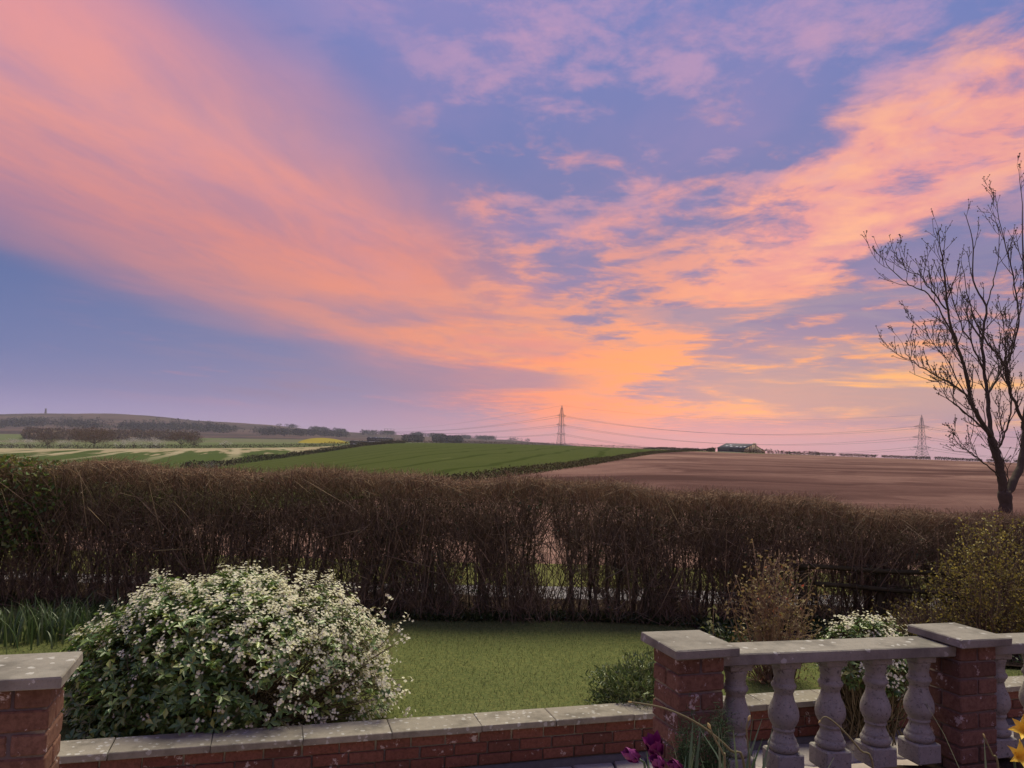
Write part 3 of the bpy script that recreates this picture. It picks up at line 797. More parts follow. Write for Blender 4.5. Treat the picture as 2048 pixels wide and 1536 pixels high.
def twigs(n, zlo, zhi, Lr, rr, up, dens=None, face=0.45):
    x = rng.uniform(H0, H1, n); zt = h_top(x); z = -0.2 + (zt + 0.2) * rng.uniform(zlo, zhi, n)
    y = hedge_y(x) + rng.uniform(-face, face, n)
    kp = rng.uniform(size=n) > gap(x, z) * 0.93
    if dens is not None: kp &= rng.uniform(size=n) < dens(x, z)
    x, y, z, zt = x[kp], y[kp], z[kp], zt[kp]; n = len(x)
    D = rand_dirs(n, up); L = rng.uniform(*Lr, n)
    P0 = np.stack([x, y, z], 1); P1 = P0 + D * L[:, None]
    over = P1[:, 2] > zt + 0.02; P1[over, 2] = zt[over] + 0.02 + rng.uniform(-1, 1, over.sum()) ** 3 * 0.09
    P1[:, 2] = np.maximum(P1[:, 2], -0.2)
    return P0, P1, rng.uniform(*rr, n)
mb = MB()
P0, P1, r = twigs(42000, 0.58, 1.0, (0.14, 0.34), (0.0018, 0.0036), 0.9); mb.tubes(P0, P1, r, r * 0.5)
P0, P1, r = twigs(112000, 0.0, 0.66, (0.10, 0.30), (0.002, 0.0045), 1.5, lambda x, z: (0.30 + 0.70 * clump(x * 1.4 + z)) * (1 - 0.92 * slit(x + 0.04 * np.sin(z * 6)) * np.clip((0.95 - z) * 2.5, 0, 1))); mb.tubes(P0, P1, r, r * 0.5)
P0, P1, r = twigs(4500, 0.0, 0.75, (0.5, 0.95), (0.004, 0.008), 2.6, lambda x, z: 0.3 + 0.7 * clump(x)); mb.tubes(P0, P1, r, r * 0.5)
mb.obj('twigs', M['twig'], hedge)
M['branch'] = leafy('grey_branch', [(0.0, (0.10, 0.08, 0.055)), (1.0, (0.22, 0.18, 0.115))], 0.8, 0.2, 0.0)
mb = MB()
for k in range(420):
    x = rng.uniform(H0, H1); z = rng.uniform(-0.1, 0.75); p = np.array([x, hedge_y(x) - rng.uniform(0.25, 0.5), z]); d = rand_dirs(1, 1.2)[0]; d[1] *= 0.3; pts = [p]
    if gap(np.array([x]), np.array([z]))[0] > 0.4: continue
    for j in range(5): d = d + rng.normal(0, 0.28, 3) * [1, .3, 1]; d /= np.linalg.norm(d); pts.append(pts[-1] + d * rng.uniform(0.06, 0.13))
    if pts[-1][2] > float(h_top(x)): continue
    mb.poly_tube(pts, np.linspace(rng.uniform(0.003, 0.0065), 0.0016, 6), 4)
mb.obj('foliage', M['branch'], hedge).name = 'front_branches'
mb = MB()
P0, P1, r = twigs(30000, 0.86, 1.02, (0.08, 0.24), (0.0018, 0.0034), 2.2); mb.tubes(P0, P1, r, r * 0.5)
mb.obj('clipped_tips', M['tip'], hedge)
mb = MB()
n = 9000; x = rng.uniform(H0, H1, n); z = -0.2 + (h_top(x) + 0.2) * rng.beta(2.2, 1.7, n); y = hedge_y(x) + rng.uniform(-0.5, 0.4, n)
kp = (clump(x * 2.1 + z * 3) > 0.45) & (rng.uniform(size=n) > gap(x, z)); P = np.stack([x, y, z], 1)[kp]
mb.leaves(P, rand_dirs(len(P)), rand_dirs(len(P), 0.8), rng.uniform(0.025, 0.05, len(P)), rng.uniform(0.018, 0.03, len(P)))
mb.obj('leaves', M['dkleaf'], hedge)
# evergreen bramble growing through its left end
bramble = tag(empty('bramble', (-6.4, 9.3, -0.2)), 'green leafy bramble growing through the left end of the hedge', 'bramble')
mb = MB(); ms = MB(); mo = MB()
for k in range(34):
    x = rng.uniform(-8.6, -5.5); p = [np.array([x, 9.2 + rng.uniform(-.2, .2), -0.15])]
    dx = rng.uniform(-0.12, 0.14)
    for j in range(9): p.append(p[-1] + np.array([dx + rng.normal(0, .05), rng.normal(-0.02, .05), 0.19 - 0.008 * j * j * 0.4]))
    ms.poly_tube(p, np.linspace(0.007, 0.003, len(p)), 4)
ms.obj('cane', M['bark'], bramble)
n = 7800; x = rng.uniform(-7.2, -5.05, n); z = rng.uniform(0.55, 1.62, n) ; y = hedge_y(x) + rng.uniform(-0.62, 0.3, n)
f = 0.5 + 0.5 * np.sin(x * 4 + 2 * z) * np.sin(z * 6 + x) ; kp = (rng.uniform(size=n) < 0.25 + 0.75 * f) & (z < h_top(x) + 0.08) & (x < -5.0 - 0.45 * rng.uniform(size=n) - np.abs(z - 1.15) * 0.5)
P = np.stack([x, y, z], 1)[kp]
mb.leaves(P, rand_dirs(len(P), -0.2), rand_dirs(len(P), 0.9), rng.uniform(0.045, 0.085, len(P)), rng.uniform(0.03, 0.055, len(P)))
mb.obj('leaves', M['ivy'], bramble)
n = 1900; x = rng.uniform(-7.0, -5.2, n); z = h_top(x) + rng.uniform(-0.22, 0.06, n); y = hedge_y(x) + rng.uniform(-0.5, 0.4, n)
mo.leaves(np.stack([x, y, z], 1), rand_dirs(n, 1.0), rand_dirs(n, 0.5), rng.uniform(0.03, 0.06, n), rng.uniform(0.015, 0.03, n))
mo.obj('young_leaves', M['ochre'], bramble)

# post and rail fence half lost in the hedge
M['oldwood'] = mat('mossy_wood', lambda n, b: n.mix(n.noise(pos(n), 12.0, 6.0, 0.7), (0.035, 0.032, 0.018), (0.085, 0.075, 0.042)), 0.95, 0.05)
fence = tag(empty('rail_fence', (4.2, 8.95, -0.2)), 'dark mossy two rail wooden fence in front of the hedge at right', 'fence')
for (a, b) in (((1590, 1132), (1935, 1150)), ((1630, 1168), (1935, 1190))):
    pa, pb_ = at(*a, 9.12), at(*b, 9.12); mid = (pa + pb_) / 2
    m = MB(); pts = [pa.lerp(pb_, t) + Vector((0, 0, 0.008 * math.sin(9 * t))) for t in np.linspace(0, 1, 9)]
    m.poly_tube(pts, 0.028, 7); m.obj('rail', M['oldwood'], fence)
for px_ in (1606, 1760, 1925):
    p = at(px_, 1150, 9.2); m = MB(); m.box((p.x, p.y, 0.2), (0.085, 0.075, 0.86), 0.1); m.obj('post', M['oldwood'], fence)

# ================================================================== mexican orange bush in flower
M['choisya'] = leafy('glossy_leaf', [(0.0, (0.06, 0.115, 0.026)), (0.55, (0.115, 0.19, 0.046)), (0.85, (0.19, 0.26, 0.06)), (1.0, (0.36, 0.38, 0.09))], 0.32, 0.5, 0.2)
M['stemb'] = leafy('bush_stem', [(0.0, (0.07, 0.055, 0.03)), (1.0, (0.17, 0.14, 0.075))], 0.8, 0.2, 0.0)
M['petal'] = leafy('white_petal', [(0.0, (0.66, 0.63, 0.47)), (0.6, (0.82, 0.79, 0.63)), (1.0, (0.68, 0.67, 0.36))], 0.6, 0.2, 0.3)
M['pale'] = leafy('pale_leaf', [(0.0, (0.16, 0.18, 0.06)), (0.5, (0.24, 0.24, 0.11)), (1.0, (0.32, 0.30, 0.15))], 0.5, 0.3, 0.3)

def flowers(mb, C, N, size):
    """five-petalled flowers at C facing N"""
    n = len(C); N = N / np.linalg.norm(N, axis=1, keepdims=True)
    a = np.cross(N, rand_dirs(n)); a /= np.linalg.norm(a, axis=1, keepdims=True); b = np.cross(N, a)
    for k in range(5):
        th = 2 * math.pi * k / 5
        d = math.cos(th) * a + math.sin(th) * b
        mb.leaves(C, d + N * 0.25, N, size, size * 0.85, 0.12, 0.1)

def flowering_bush(root, c, rad, n_whorl, n_fl, leafL, sparse=None, flat=0.0, zmin=None, lift=1.0, seedf=None):
    c = np.array(c); rad = np.array(rad)
    nw = n_whorl
    D = rand_dirs(nw * 2); D = D[D[:, 2] > -0.45][:nw]; nw = len(D)
    depth = 1 - np.abs(rng.normal(0, 0.13, nw)); depth = np.clip(depth, 0.3, 1.04)
    lump = 1 + 0.09 * np.sin(5 * D[:, 0] + 3 * D[:, 2]) * np.sin(4 * D[:, 1] + 7 * D[:, 0]) + rng.normal(0, 0.045, nw)
    P = c + D * rad * (depth * lump)[:, None]
    if zmin is not None:
        kp = P[:, 2] > zmin(P); P, D, depth = P[kp], D[kp], depth[kp]
    kp = np.ones(len(P), bool)
    if sparse is not None: kp = rng.uniform(size=len(P)) < sparse(P)
    Pl, Dl = P[kp], D[kp]
    ax = Dl * 0.7 + np.array([0, 0, 0.7]) + rng.normal(0, 0.25, Dl.shape); ax /= np.linalg.norm(ax, axis=1, keepdims=True)
    a = np.cross(ax, rand_dirs(len(ax))); a /= np.linalg.norm(a, axis=1, keepdims=True); b = np.cross(ax, a)
    ml = MB(); tone = rng.uniform(size=len(Pl))
    for k in range(6):
        th = 2 * math.pi * k / 6 + rng.normal(0, .25, len(Pl))
        d = np.cos(th)[:, None] * a + np.sin(th)[:, None] * b + ax * rng.uniform(0.15, 0.6, len(Pl))[:, None]
        Ls = rng.uniform(0.75, 1.2, len(Pl)) * leafL
        ml.leaves(Pl - ax * rng.uniform(0, 0.03, len(Pl))[:, None], d, ax, Ls, Ls * 0.48, 0.18, 0.22)
    ml.obj('leaves', M['choisya'], root)
    ms = MB(); base = c.copy(); base[2] = -0.05
    ends = P[rng.choice(len(P), min(len(P), 420), replace=False)]
    st = base + np.array([1, 1, 0]) * rng.normal(0, 0.22, (len(ends), 3)) * rad
    st[:, 2] = base[2]
    mid = st * 0.45 + ends * 0.55 + rng.normal(0, 0.05, ends.shape); mid[:, 2] -= 0.02
    ms.tubes(st, mid, 0.006, 0.0045, 4); ms.tubes(mid, ends, 0.0045, 0.0022, 4)
    e2 = ends + (ends - mid) * rng.uniform(0.05, 0.16, len(ends))[:, None] + rng.normal(0, 0.02, ends.shape)
    ms.tubes(ends, e2, 0.0024, 0.0014, 3)
    tw = rng.choice(len(P), min(len(P), 1500), replace=False)
    ms.tubes(P[tw] - (D[tw] + rng.normal(0, .5, (len(tw), 3))) * 0.16, P[tw], 0.0026, 0.0016, 3)
    ms.obj('stems', M['stemb'], root)
    # flower heads
    w = seedf(P, D); w = np.clip(w, 0, None); w /= w.sum()
    idx = rng.choice(len(P), n_fl, p=w)
    Hc = P[idx] + D[idx] * rng.uniform(0.0, 0.045, n_fl)[:, None] + np.array([0, 0, 0.02])
    mf = MB()
    per = 6
    C = np.repeat(Hc, per, 0) + rng.normal(0, 0.017, (n_fl * per, 3))
    N = np.repeat(D[idx], per, 0) + np.array([0, -0.2, 0.7]) + rng.normal(0, 0.4, (n_fl * per, 3))
    flowers(mf, C, N, rng.uniform(0.008, 0.0125, len(C)))
    mf.obj('blossom', M['petal'], root)
    return P, D

BC = at(462, 1300, 5.62)
bush = tag(empty('flowering_bush', (BC.x, BC.y, -0.05)), 'large rounded green bush covered in white blossom behind the low wall', 'bush', 'white flowering bushes')
_bx = BC.x
def _sparse(P):
    u = (P[:, 0] - _bx) / 1.2
    return np.where(u > 0.22, 0.30, 1.0) * np.where((u > 0.22) & (P[:, 2] < 0.45), 0.55, 1.0)
def _bloom(P, D):
    u = (P[:, 0] - _bx) / 1.2
    return (0.04 + np.clip(P[:, 2] - 0.30, 0, 1) ** 1.6 * 5.0 + np.clip(u, 0, 1) * 1.0 + np.clip(-u - .5, 0, 1) * 0.6) * (D[:, 1] < 0.6)
flowering_bush(bush, (BC.x, BC.y + 0.05, 0.13), (1.18, 0.80, 0.80), 4300, 1950, 0.062, _sparse, zmin=lambda P: np.where(P[:, 1] < [wall_y(x) + 0.26 for x in P[:, 0]], 0.13, 0.0), seedf=_bloom)
# loose shoots with flower heads on the right of the bush
ms = MB(); mf = MB(); ml = MB()
for k in range(46):
    a = rng.uniform(0.2, 1.0); s0 = np.array([BC.x + rng.uniform(0.2, 0.7), BC.y + rng.uniform(-.45, .3), 0.0])
    e = at(rng.uniform(610, 822), rng.uniform(1195, 1400), BC.y + rng.uniform(-0.35, 0.25)); e = np.array(e)
    if e[2] < 0.1: e[2] = 0.15
    m_ = s0 * 0.4 + e * 0.6 + np.array([0.05, 0, 0.08]); pts = [s0, s0 * 0.7 + m_ * 0.3 + rng.normal(0, .02, 3), m_, m_ * 0.4 + e * 0.6 + np.array([0.01, 0, .01]), e]
    ms.poly_tube(pts, np.linspace(0.005, 0.0018, 5), 4)
    C = e + rng.normal(0, 0.017, (7, 3)); flowers(mf, C, rng.normal(0, .5, (7, 3)) + np.array([0.1, -.3, .8]), rng.uniform(0.010, 0.014, 7))
    L = pts[3] + rng.normal(0, 0.03, (5, 3)); ml.leaves(L, rand_dirs(5), rand_dirs(5, 1), 0.045, 0.018)
ms.obj('shoots', M['stemb'], bush); mf.obj('loose_blossom', M['petal'], bush); ml.obj('shoot_leaves', M['pale'], bush)

B2 = at(1735, 1285, 5.75)
bush2 = tag(empty('flowering_bush', (B2.x, B2.y, -0.05)), 'small white blossoming bush showing above the balustrade rail', 'bush', 'white flowering bushes')
flowering_bush(bush2, (B2.x, B2.y, 0.36), (0.36, 0.34, 0.42), 560, 260, 0.05, None, zmin=lambda P: 0.34, seedf=lambda P, D: 0.3 + np.clip(P[:, 2], 0, 1) * 2)

# ================================================================== smaller shrubs
def leaf_shrub(root, c, rad, n, mat_leaf, mat_stem, L, Wd, nst=60, up=0.6, base=None, bottom=-0.05, stem_r=0.006, droop=0.2):
    c = np.array(c); rad = np.array(rad)
    D = rand_dirs(n); q = np.clip(1 - np.abs(rng.normal(0, 0.3, n)), 0.05, 1.05)
    ph = rng.uniform(0, 6, 4); lum = 1 + 0.30 * np.sin(4 * D[:, 0] + ph[0] + 2 * D[:, 1]) * np.sin(5 * D[:, 2] + ph[1]) + 0.18 * np.sin(11 * D[:, 0] + ph[2]) * np.sin(9 * D[:, 2] + 7 * D[:, 1] + ph[3])
    P = c + D * rad * (q * lum)[:, None]; P[:, 2] = np.maximum(P[:, 2], bottom + 0.03)
    ends = P[rng.choice(n, min(n, nst), replace=False)]
    b0 = np.array([c[0], c[1], bottom]) + rng.normal(0, 0.10, (len(ends), 3)) * rad * [1, 1, 0]
    mid = b0 * 0.5 + ends * 0.5 + rng.normal(0, 0.04, ends.shape)
    ms = MB(); ms.tubes(b0, mid, stem_r, stem_r * .7, 4); ms.tubes(mid, ends, stem_r * .7, stem_r * .3, 4)
    # join each leaf to the nearest stem end with a short twig
    k = rng.choice(n, min(n, nst * 6), replace=False)
    ms.tubes(P[k] - (D[k] * 0.1 + rand_dirs(len(k), 0.7) * 0.06) , P[k], stem_r * .35, stem_r * .2, 3)
    ms.obj('stems', mat_stem, root)
    ml = MB(); Ls = rng.uniform(0.7, 1.25, n) * L
    ml.leaves(P, rand_dirs(n, up) + D * 0.4, rand_dirs(n, 0.7), Ls, Ls * Wd / L, 0.2, droop)
    ml.obj('leaves', mat_leaf, root)
M['azalea'] = leafy('small_leaf', [(0.0, (0.07, 0.11, 0.035)), (0.6, (0.13, 0.175, 0.06)), (1.0, (0.22, 0.24, 0.09))], 0.4, 0.4, 0.2)
c = at(1262, 1345, 5.95); o = tag(empty('evergreen_shrub', (c.x, c.y, -0.05)), 'low small leaved evergreen shrub on the lawn behind the left balustrade pier', 'shrub')
leaf_shrub(o, (c.x + 0.06, c.y, 0.10), (0.36, 0.30, 0.27), 5200, M['azalea'], M['stemb'], 0.042, 0.013, 70, 1.0)
M['rose'] = leafy('rose_leaf', [(0.0, (0.16, 0.11, 0.055)), (0.5, (0.27, 0.19, 0.09)), (0.8, (0.30, 0.24, 0.09)), (0.92, (0.38, 0.32, 0.11)), (1.0, (0.42, 0.07, 0.045))], 0.5, 0.3, 0.25)
M['rosestem'] = leafy('rose_stem', [(0.0, (0.16, 0.10, 0.06)), (1.0, (0.32, 0.22, 0.13))], 0.8, 0.2, 0.0)
c = at(1545, 1270, 6.9); o = tag(empty('rose_bush', (c.x, c.y, -0.1)), 'gangly brown rose bush with sparse reddish leaves behind the balustrade', 'bush')
leaf_shrub(o, (c.x, c.y, 0.40), (0.37, 0.33, 0.60), 950, M['rose'], M['rosestem'], 0.036, 0.022, 130, 0.5, bottom=-0.12)
ms = MB(); ml = MB()
for (ex, ey) in ((1505, 1080), (1558, 1098), (1580, 1130), (1470, 1150), (1500, 1130), (1610, 1165), (1530, 1120), (1455, 1175), (1590, 1190), (1640, 1180)):
    e = np.array(at(ex, ey, c.y + rng.uniform(-.2, .2))); s0 = np.array([c.x + rng.normal(0, .1), c.y, 0.0]); m_ = s0 * .5 + e * .5 + rng.normal(0, .03, 3)
    ms.poly_tube([s0, m_, m_ * .4 + e * .6 + rng.normal(0, .012, 3), e], [0.006, 0.004, 0.003, 0.0018], 4)
    Pp = e + rng.normal(0, 0.05, (14, 3)) - (e - m_) * rng.uniform(0, .5, (14, 1)); ml.leaves(Pp, rand_dirs(14, -.2), rand_dirs(14, .8), rng.uniform(.025, .045, 14), rng.uniform(.016, .026, 14))
ms.obj('shoots', M['rosestem'], o); ml.obj('shoot_leaves', M['rose'], o)
c = at(1424, 1285, 7.3); o = tag(empty('sapling', (c.x, c.y, -0.1)), 'thin single stem seedling with pale leaves left of the rose bush', 'plant')
ms = MB(); tp = at(1427, 1215, 7.3); ms.poly_tube([(c.x, c.y, -0.12), (c.x + .01, c.y, 0.1), tuple(tp)], [0.005, 0.004, 0.002], 5); ms.obj('stem', M['rosestem'], o)
ml = MB(); n = 46; P = np.array(c)[None] * 0 + np.array([c.x, c.y, 0]) + rng.normal(0, 0.035, (n, 3)); P[:, 2] = rng.uniform(0.05, tp.z + 0.03, n)
ml.leaves(P, rand_dirs(n, -.2), rand_dirs(n, 1), 0.05, 0.028); ml.obj('leaves', M['pale'], o)
M['forsythia'] = leafy('yellow_leaf', [(0.0, (0.14, 0.125, 0.03)), (0.5, (0.25, 0.21, 0.05)), (0.85, (0.38, 0.31, 0.065)), (1.0, (0.62, 0.50, 0.09))], 0.5, 0.3, 0.3)
c = at(1965, 1170, 8.3); o = tag(empty('yellow_shrub', (c.x, c.y, -0.15)), 'loose yellow leaved shrub in front of the tree trunk at the right edge', 'shrub')
leaf_shrub(o, (c.x + .1, c.y, 0.52), (0.60, 0.45, 0.86), 4600, M['forsythia'], M['twig'], 0.032, 0.018, 220, 0.3, bottom=-0.2)
c2 = at(1850, 1165, 8.4)
o2 = tag(empty('yellow_shrub', (c2.x, c2.y, -0.15)), 'sparse low yellow leaved shrub over the rail fence', 'shrub')
leaf_shrub(o2, (c2.x, c2.y, 0.16), (0.52, 0.3, 0.32), 700, M['forsythia'], M['twig'], 0.034, 0.018, 120, 0.2, bottom=-0.2)
c3 = at(2105, 1150, 8.1)
o3 = tag(empty('yellow_shrub', (c3.x, c3.y, -0.15)), 'dense dark olive shrub cut by the right edge of the picture', 'shrub')
leaf_shrub(o3, (c3.x, c3.y, 0.40), (0.5, 0.4, 0.7), 2400, M['forsythia'], M['twig'], 0.036, 0.02, 160, 0.3, bottom=-0.2)

# ground cover in the beds, strap leaved clumps, grass
def ground_cover(name, label, cat, material, n, fx, Lr, Wr, up):
    P = fx(n); n = len(P)
    ml = MB(); L = rng.uniform(*Lr, n); ml.leaves(P, rand_dirs(n, up), rand_dirs(n, 0.6), L, rng.uniform(*Wr, n), 0.15, 0.25)
    return tag(ml.obj(name, material), label, cat, kind='stuff')
def _f1(n):
    x = rng.uniform(2.2, 8.0, n); y = rng.uniform(7.6, 9.6, n); z = np.array([lawn_z(a, b) for a, b in zip(x, y)]) + rng.uniform(0, 0.13, n)
    return np.stack([x, y, z], 1)[(np.sin(x * 3 + y) + np.sin(y * 5 - x * 2)) > -0.9]
ground_cover('ground_cover', 'dark low ground cover under the shrubs at right', 'ground cover', M['dkleaf'], 9000, _f1, (0.04, 0.08), (0.02, 0.04), 0.6)
def _f2(n):
    x = rng.uniform(-8.5, 3.0, n); y = 9.12 + 0.02 * x + np.abs(rng.normal(0.0, 0.2, n)) + 0.06 * np.sin(x * 1.9); z = np.array([lawn_z(a, b) for a, b in zip(x, y)]) + rng.uniform(0, 0.05, n)
    return np.stack([x, y, z], 1)
ground_cover('hedge_foot_weeds', 'dark green weeds along the foot of the hedge', 'weeds', M['dkleaf'], 9000, _f2, (0.04, 0.09), (0.015, 0.03), 0.9)
M['violet'] = leafy('violet_petal', [(0.0, (0.06, 0.05, 0.22)), (1.0, (0.12, 0.09, 0.36))], 0.6, 0.2, 0.3)
c = at(1806, 1222, 8.0); o = tag(empty('bluebell_clump', (c.x, c.y, -0.15)), 'small clump of violet blue flowers in the dark bed at right', 'flowers')
ms = MB(); mf = MB()
for k in range(16):
    b0 = np.array([c.x + rng.normal(0, .10), c.y + rng.normal(0, .06), -0.15]); e = b0 + np.array([rng.normal(0, .03), 0, rng.uniform(.15, .24)])
    ms.poly_tube([b0, (b0 + e) / 2, e], [.003, .003, .002], 4); flowers(mf, e + rng.normal(0, .014, (5, 3)), rand_dirs(5), np.full(5, 0.013))
ms.obj('stems', M['ivy'], o); mf.obj('petals', M['violet'], o)

M['strap'] = leafy('strap_leaf', [(0.0, (0.035, 0.065, 0.022)), (0.7, (0.07, 0.11, 0.04)), (1.0, (0.13, 0.16, 0.065))], 0.45, 0.4, 0.25)
def strap_clump(mb, c, n, L, w, spread, lean=0.6):
    for k in range(n):
        a = rng.uniform(0, 2 * math.pi); d = np.array([math.cos(a), math.sin(a), 0]); b = np.array(c) + np.array([rng.normal(0, spread), rng.normal(0, spread), 0])
        l = L * rng.uniform(0.6, 1.15); ln = lean * rng.uniform(0.2, 1.3); V = []
        sd_ = np.array([-d[1], d[0], 0])
        for j in range(6):
            t = j / 5; p = b + np.array([0, 0, 1]) * l * (t - 0.45 * ln * t ** 2.5) + d * l * ln * 0.75 * t ** 1.7
            ww = w * (1 - t ** 2.2) * 0.5 + 0.0006; V += [p - sd_ * ww, p + sd_ * ww]
        mb.put(V, [[2 * j, 2 * j + 1, 2 * j + 3, 2 * j + 2] for j in range(5)])
for k, (px_, py_, d_, nl, ll, lab) in enumerate([(40, 1290, 7.6, 150, 0.42, 'tall strap leaved green clump at the left edge below the hedge'),
                                            (120, 1285, 7.8, 150, 0.38, 'strap leaved green clump between the left edge clump and the big bush'),
                                            (190, 1262, 8.3, 90, 0.33, 'strap leaved green clump partly hidden behind the big bush')]):
    c = at(px_, py_, d_); z = lawn_z(c.x, c.y)
    mb = MB(); strap_clump(mb, (c.x, c.y, z), nl, ll, 0.016, 0.22)
    o = tag(empty('leaf_clump', (c.x, c.y, z)), lab, 'plant', 'strap leaved clumps by the hedge'); mb.obj('leaves', M['strap'], o)

# mown grass blades on the lawn
n = 90000
x = rng.uniform(-4.6, 5.2, n); y = 4.4 + 5.0 * rng.uniform(0, 1, n) ** 1.2
wy = WA0.y + (x - WA0.x) * math.tan(WA); kp = (y > wy + 0.26) & (np.abs(x) < 0.75 * y + 0.3); x, y = x[kp], y[kp]; wy = wy[kp]
z = -0.11 * np.clip((y - wy) / 4.6, 0, 1) + 0.012 * np.sin(2.1 * x + y) * np.sin(1.3 * y); n = len(x)
mb = MB(); D = rand_dirs(n, 1.6); D[:, 2] = np.abs(D[:, 2]); L = rng.uniform(0.02, 0.045, n)
P = np.stack([x, y, z - 0.003], 1); S = np.cross(D, rand_dirs(n)); S /= np.linalg.norm(S, axis=1, keepdims=True)
V = np.stack([P - S * 0.0022, P + S * 0.0022, P + D * L[:, None]], 1).reshape(-1, 3); mb.put(V, np.arange(3 * n).reshape(-1, 3))
tag(mb.obj('grass', M['blade']), 'short mown green grass of the lawn', 'grass', kind='stuff')

# ================================================================== bare ash tree by the lane
M['ash'] = mat('ash_bark', lambda n, b: n.mix(n.noise(pos(n), 18.0, 6.0, 0.7), (0.045, 0.036, 0.027), (0.13, 0.105, 0.08)), 0.95, 0.1)
TD = 10.45
tree = tag(empty('bare_tree', tuple(at(2012, 1200, TD)[:2]) + (-0.5,)), 'tall bare tree with dark forked trunk rising behind the hedge at right', 'tree')
tree_segs = []
def limb(pts, r0, r1, name='limb', dep0=0.0, dep1=0.0, side=6, rec=True):
    """pts are photo pixels; depth drifts from dep0 to dep1"""
    P = []; n = len(pts)
    for k, (x, y) in enumerate(pts):
        P.append(np.array(at(x, y, TD + dep0 + (dep1 - dep0) * k / max(n - 1, 1))))
    # smooth by subdividing with Catmull-Rom and a little crookedness
    Q = []
    for k in range(n - 1):
        p0, p1, p2, p3 = P[max(k - 1, 0)], P[k], P[k + 1], P[min(k + 2, n - 1)]
        for t in np.linspace(0, 1, 5)[:-1]:
            q = 0.5 * ((2 * p1) + (-p0 + p2) * t + (2 * p0 - 5 * p1 + 4 * p2 - p3) * t * t + (-p0 + 3 * p1 - 3 * p2 + p3) * t ** 3)
            Q.append(q + rng.normal(0, 0.006, 3))
    Q.append(P[-1]); Q = np.array(Q); rad = np.linspace(r0 * 0.72, r1 * 0.9, len(Q)) * (1 + 0.08 * np.sin(np.arange(len(Q)) * 1.9))
    m = MB(); m.poly_tube(Q, rad, side); m.obj(name, M['ash'], tree, True)
    if rec: tree_segs.append((Q, rad))
    return Q
trunk_p = [(2016, 1235), (2013, 1120), (2012, 1050), (2011, 1010), (2008, 982)]
limb(trunk_p, 0.105, 0.095, 'trunk', rec=False, side=10)
limb([(2008, 990), (2003, 960), (1997, 925), (1990, 900), (1982, 875)], 0.085, 0.058, 'limb', 0, -0.1, 8)
limb([(2010, 995), (2024, 968), (2038, 940), (2046, 905), (2052, 850), (2058, 770), (2062, 690)], 0.085, 0.035, 'limb', 0, 0.3, 8)
limb([(1982, 875), (1955, 831), (1941, 797), (1928, 732), (1915, 693), (1895, 620), (1890, 560), (1882, 500), (1876, 455)], 0.046, 0.004, 'limb', -0.1, -0.9)
limb([(1983, 878), (1978, 830), (1974, 792), (1969, 745), (1964, 680), (1972, 612), (1946, 560), (1945, 482), (1928, 425)], 0.048, 0.004, 'limb', -0.1, 0.5)
limb([(2050, 862), (2036, 820), (2021, 784), (2011, 737), (1996, 710), (1976, 688), (1950, 640), (1935, 585), (1922, 520)], 0.036, 0.004, 'limb', 0.2, -0.4)
limb([(2011, 737), (2019, 715), (2027, 690), (2036, 640), (2030, 570), (2012, 500), (2000, 440), (1986, 385)], 0.026, 0.003, 'limb', 0.0, 0.5)
limb([(1974, 792), (1992, 760), (2003, 735), (2020, 700), (2035, 640), (2050, 560), (2056, 470)], 0.024, 0.004, 'limb', 0.1, 0.9)
limb([(2058, 700), (2052, 600), (2046, 500), (2044, 410), (2034, 330)], 0.024, 0.003, 'limb', 0.4, 0.6)
limb([(1998, 956), (1985, 940), (1961, 920), (1938, 903), (1917, 888), (1903, 857)], 0.016, 0.003, 'limb', -0.1, -0.7)
limb([(1980, 868), (1945, 838), (1909, 808), (1893, 795), (1886, 774)], 0.020, 0.003, 'limb', -0.1, -0.8)
limb([(1941, 797), (1905, 768), (1870, 750), (1840, 733), (1816, 714), (1804, 685)], 0.018, 0.003, 'limb', -0.3, -0.9)
limb([(1891, 620), (1872, 590), (1856, 573), (1838, 550), (1812, 540), (1796, 495)], 0.014, 0.003, 'limb', -0.6, -0.2)
limb([(1915, 693), (1890, 640), (1864, 594), (1834, 576), (1804, 560), (1775, 529), (1769, 516)], 0.016, 0.003, 'limb', -0.5, -1.2)
limb([(1969, 745), (1950, 700), (1928, 660), (1905, 600), (1890, 540), (1868, 480)], 0.018, 0.003, 'limb', 0.1, -0.3)
limb([(1972, 612), (1985, 570), (1994, 530), (1998, 470), (1985, 420)], 0.014, 0.003, 'limb', 0.3, 0.8)
limb([(1964, 680), (1945, 650), (1925, 640), (1905, 655), (1885, 690), (1860, 700)], 0.010, 0.003, 'limb', 0.3, 0.9)
limb([(1990, 905), (2005, 880), (2016, 850), (2022, 800), (2020, 760), (2010, 700), (2006, 640), (1996, 600)], 0.022, 0.003, 'limb', 0.1, -0.6)
limb([(1955, 831), (1930, 790), (1900, 730), (1870, 690), (1845, 660), (1822, 640)], 0.014, 0.003, 'limb', -0.2, 0.4)
limb([(2010, 985), (2016, 950), (2006, 915), (1990, 880)], 0.010, 0.004, 'limb', -0.2, -0.4)
tw = MB(); buds = []
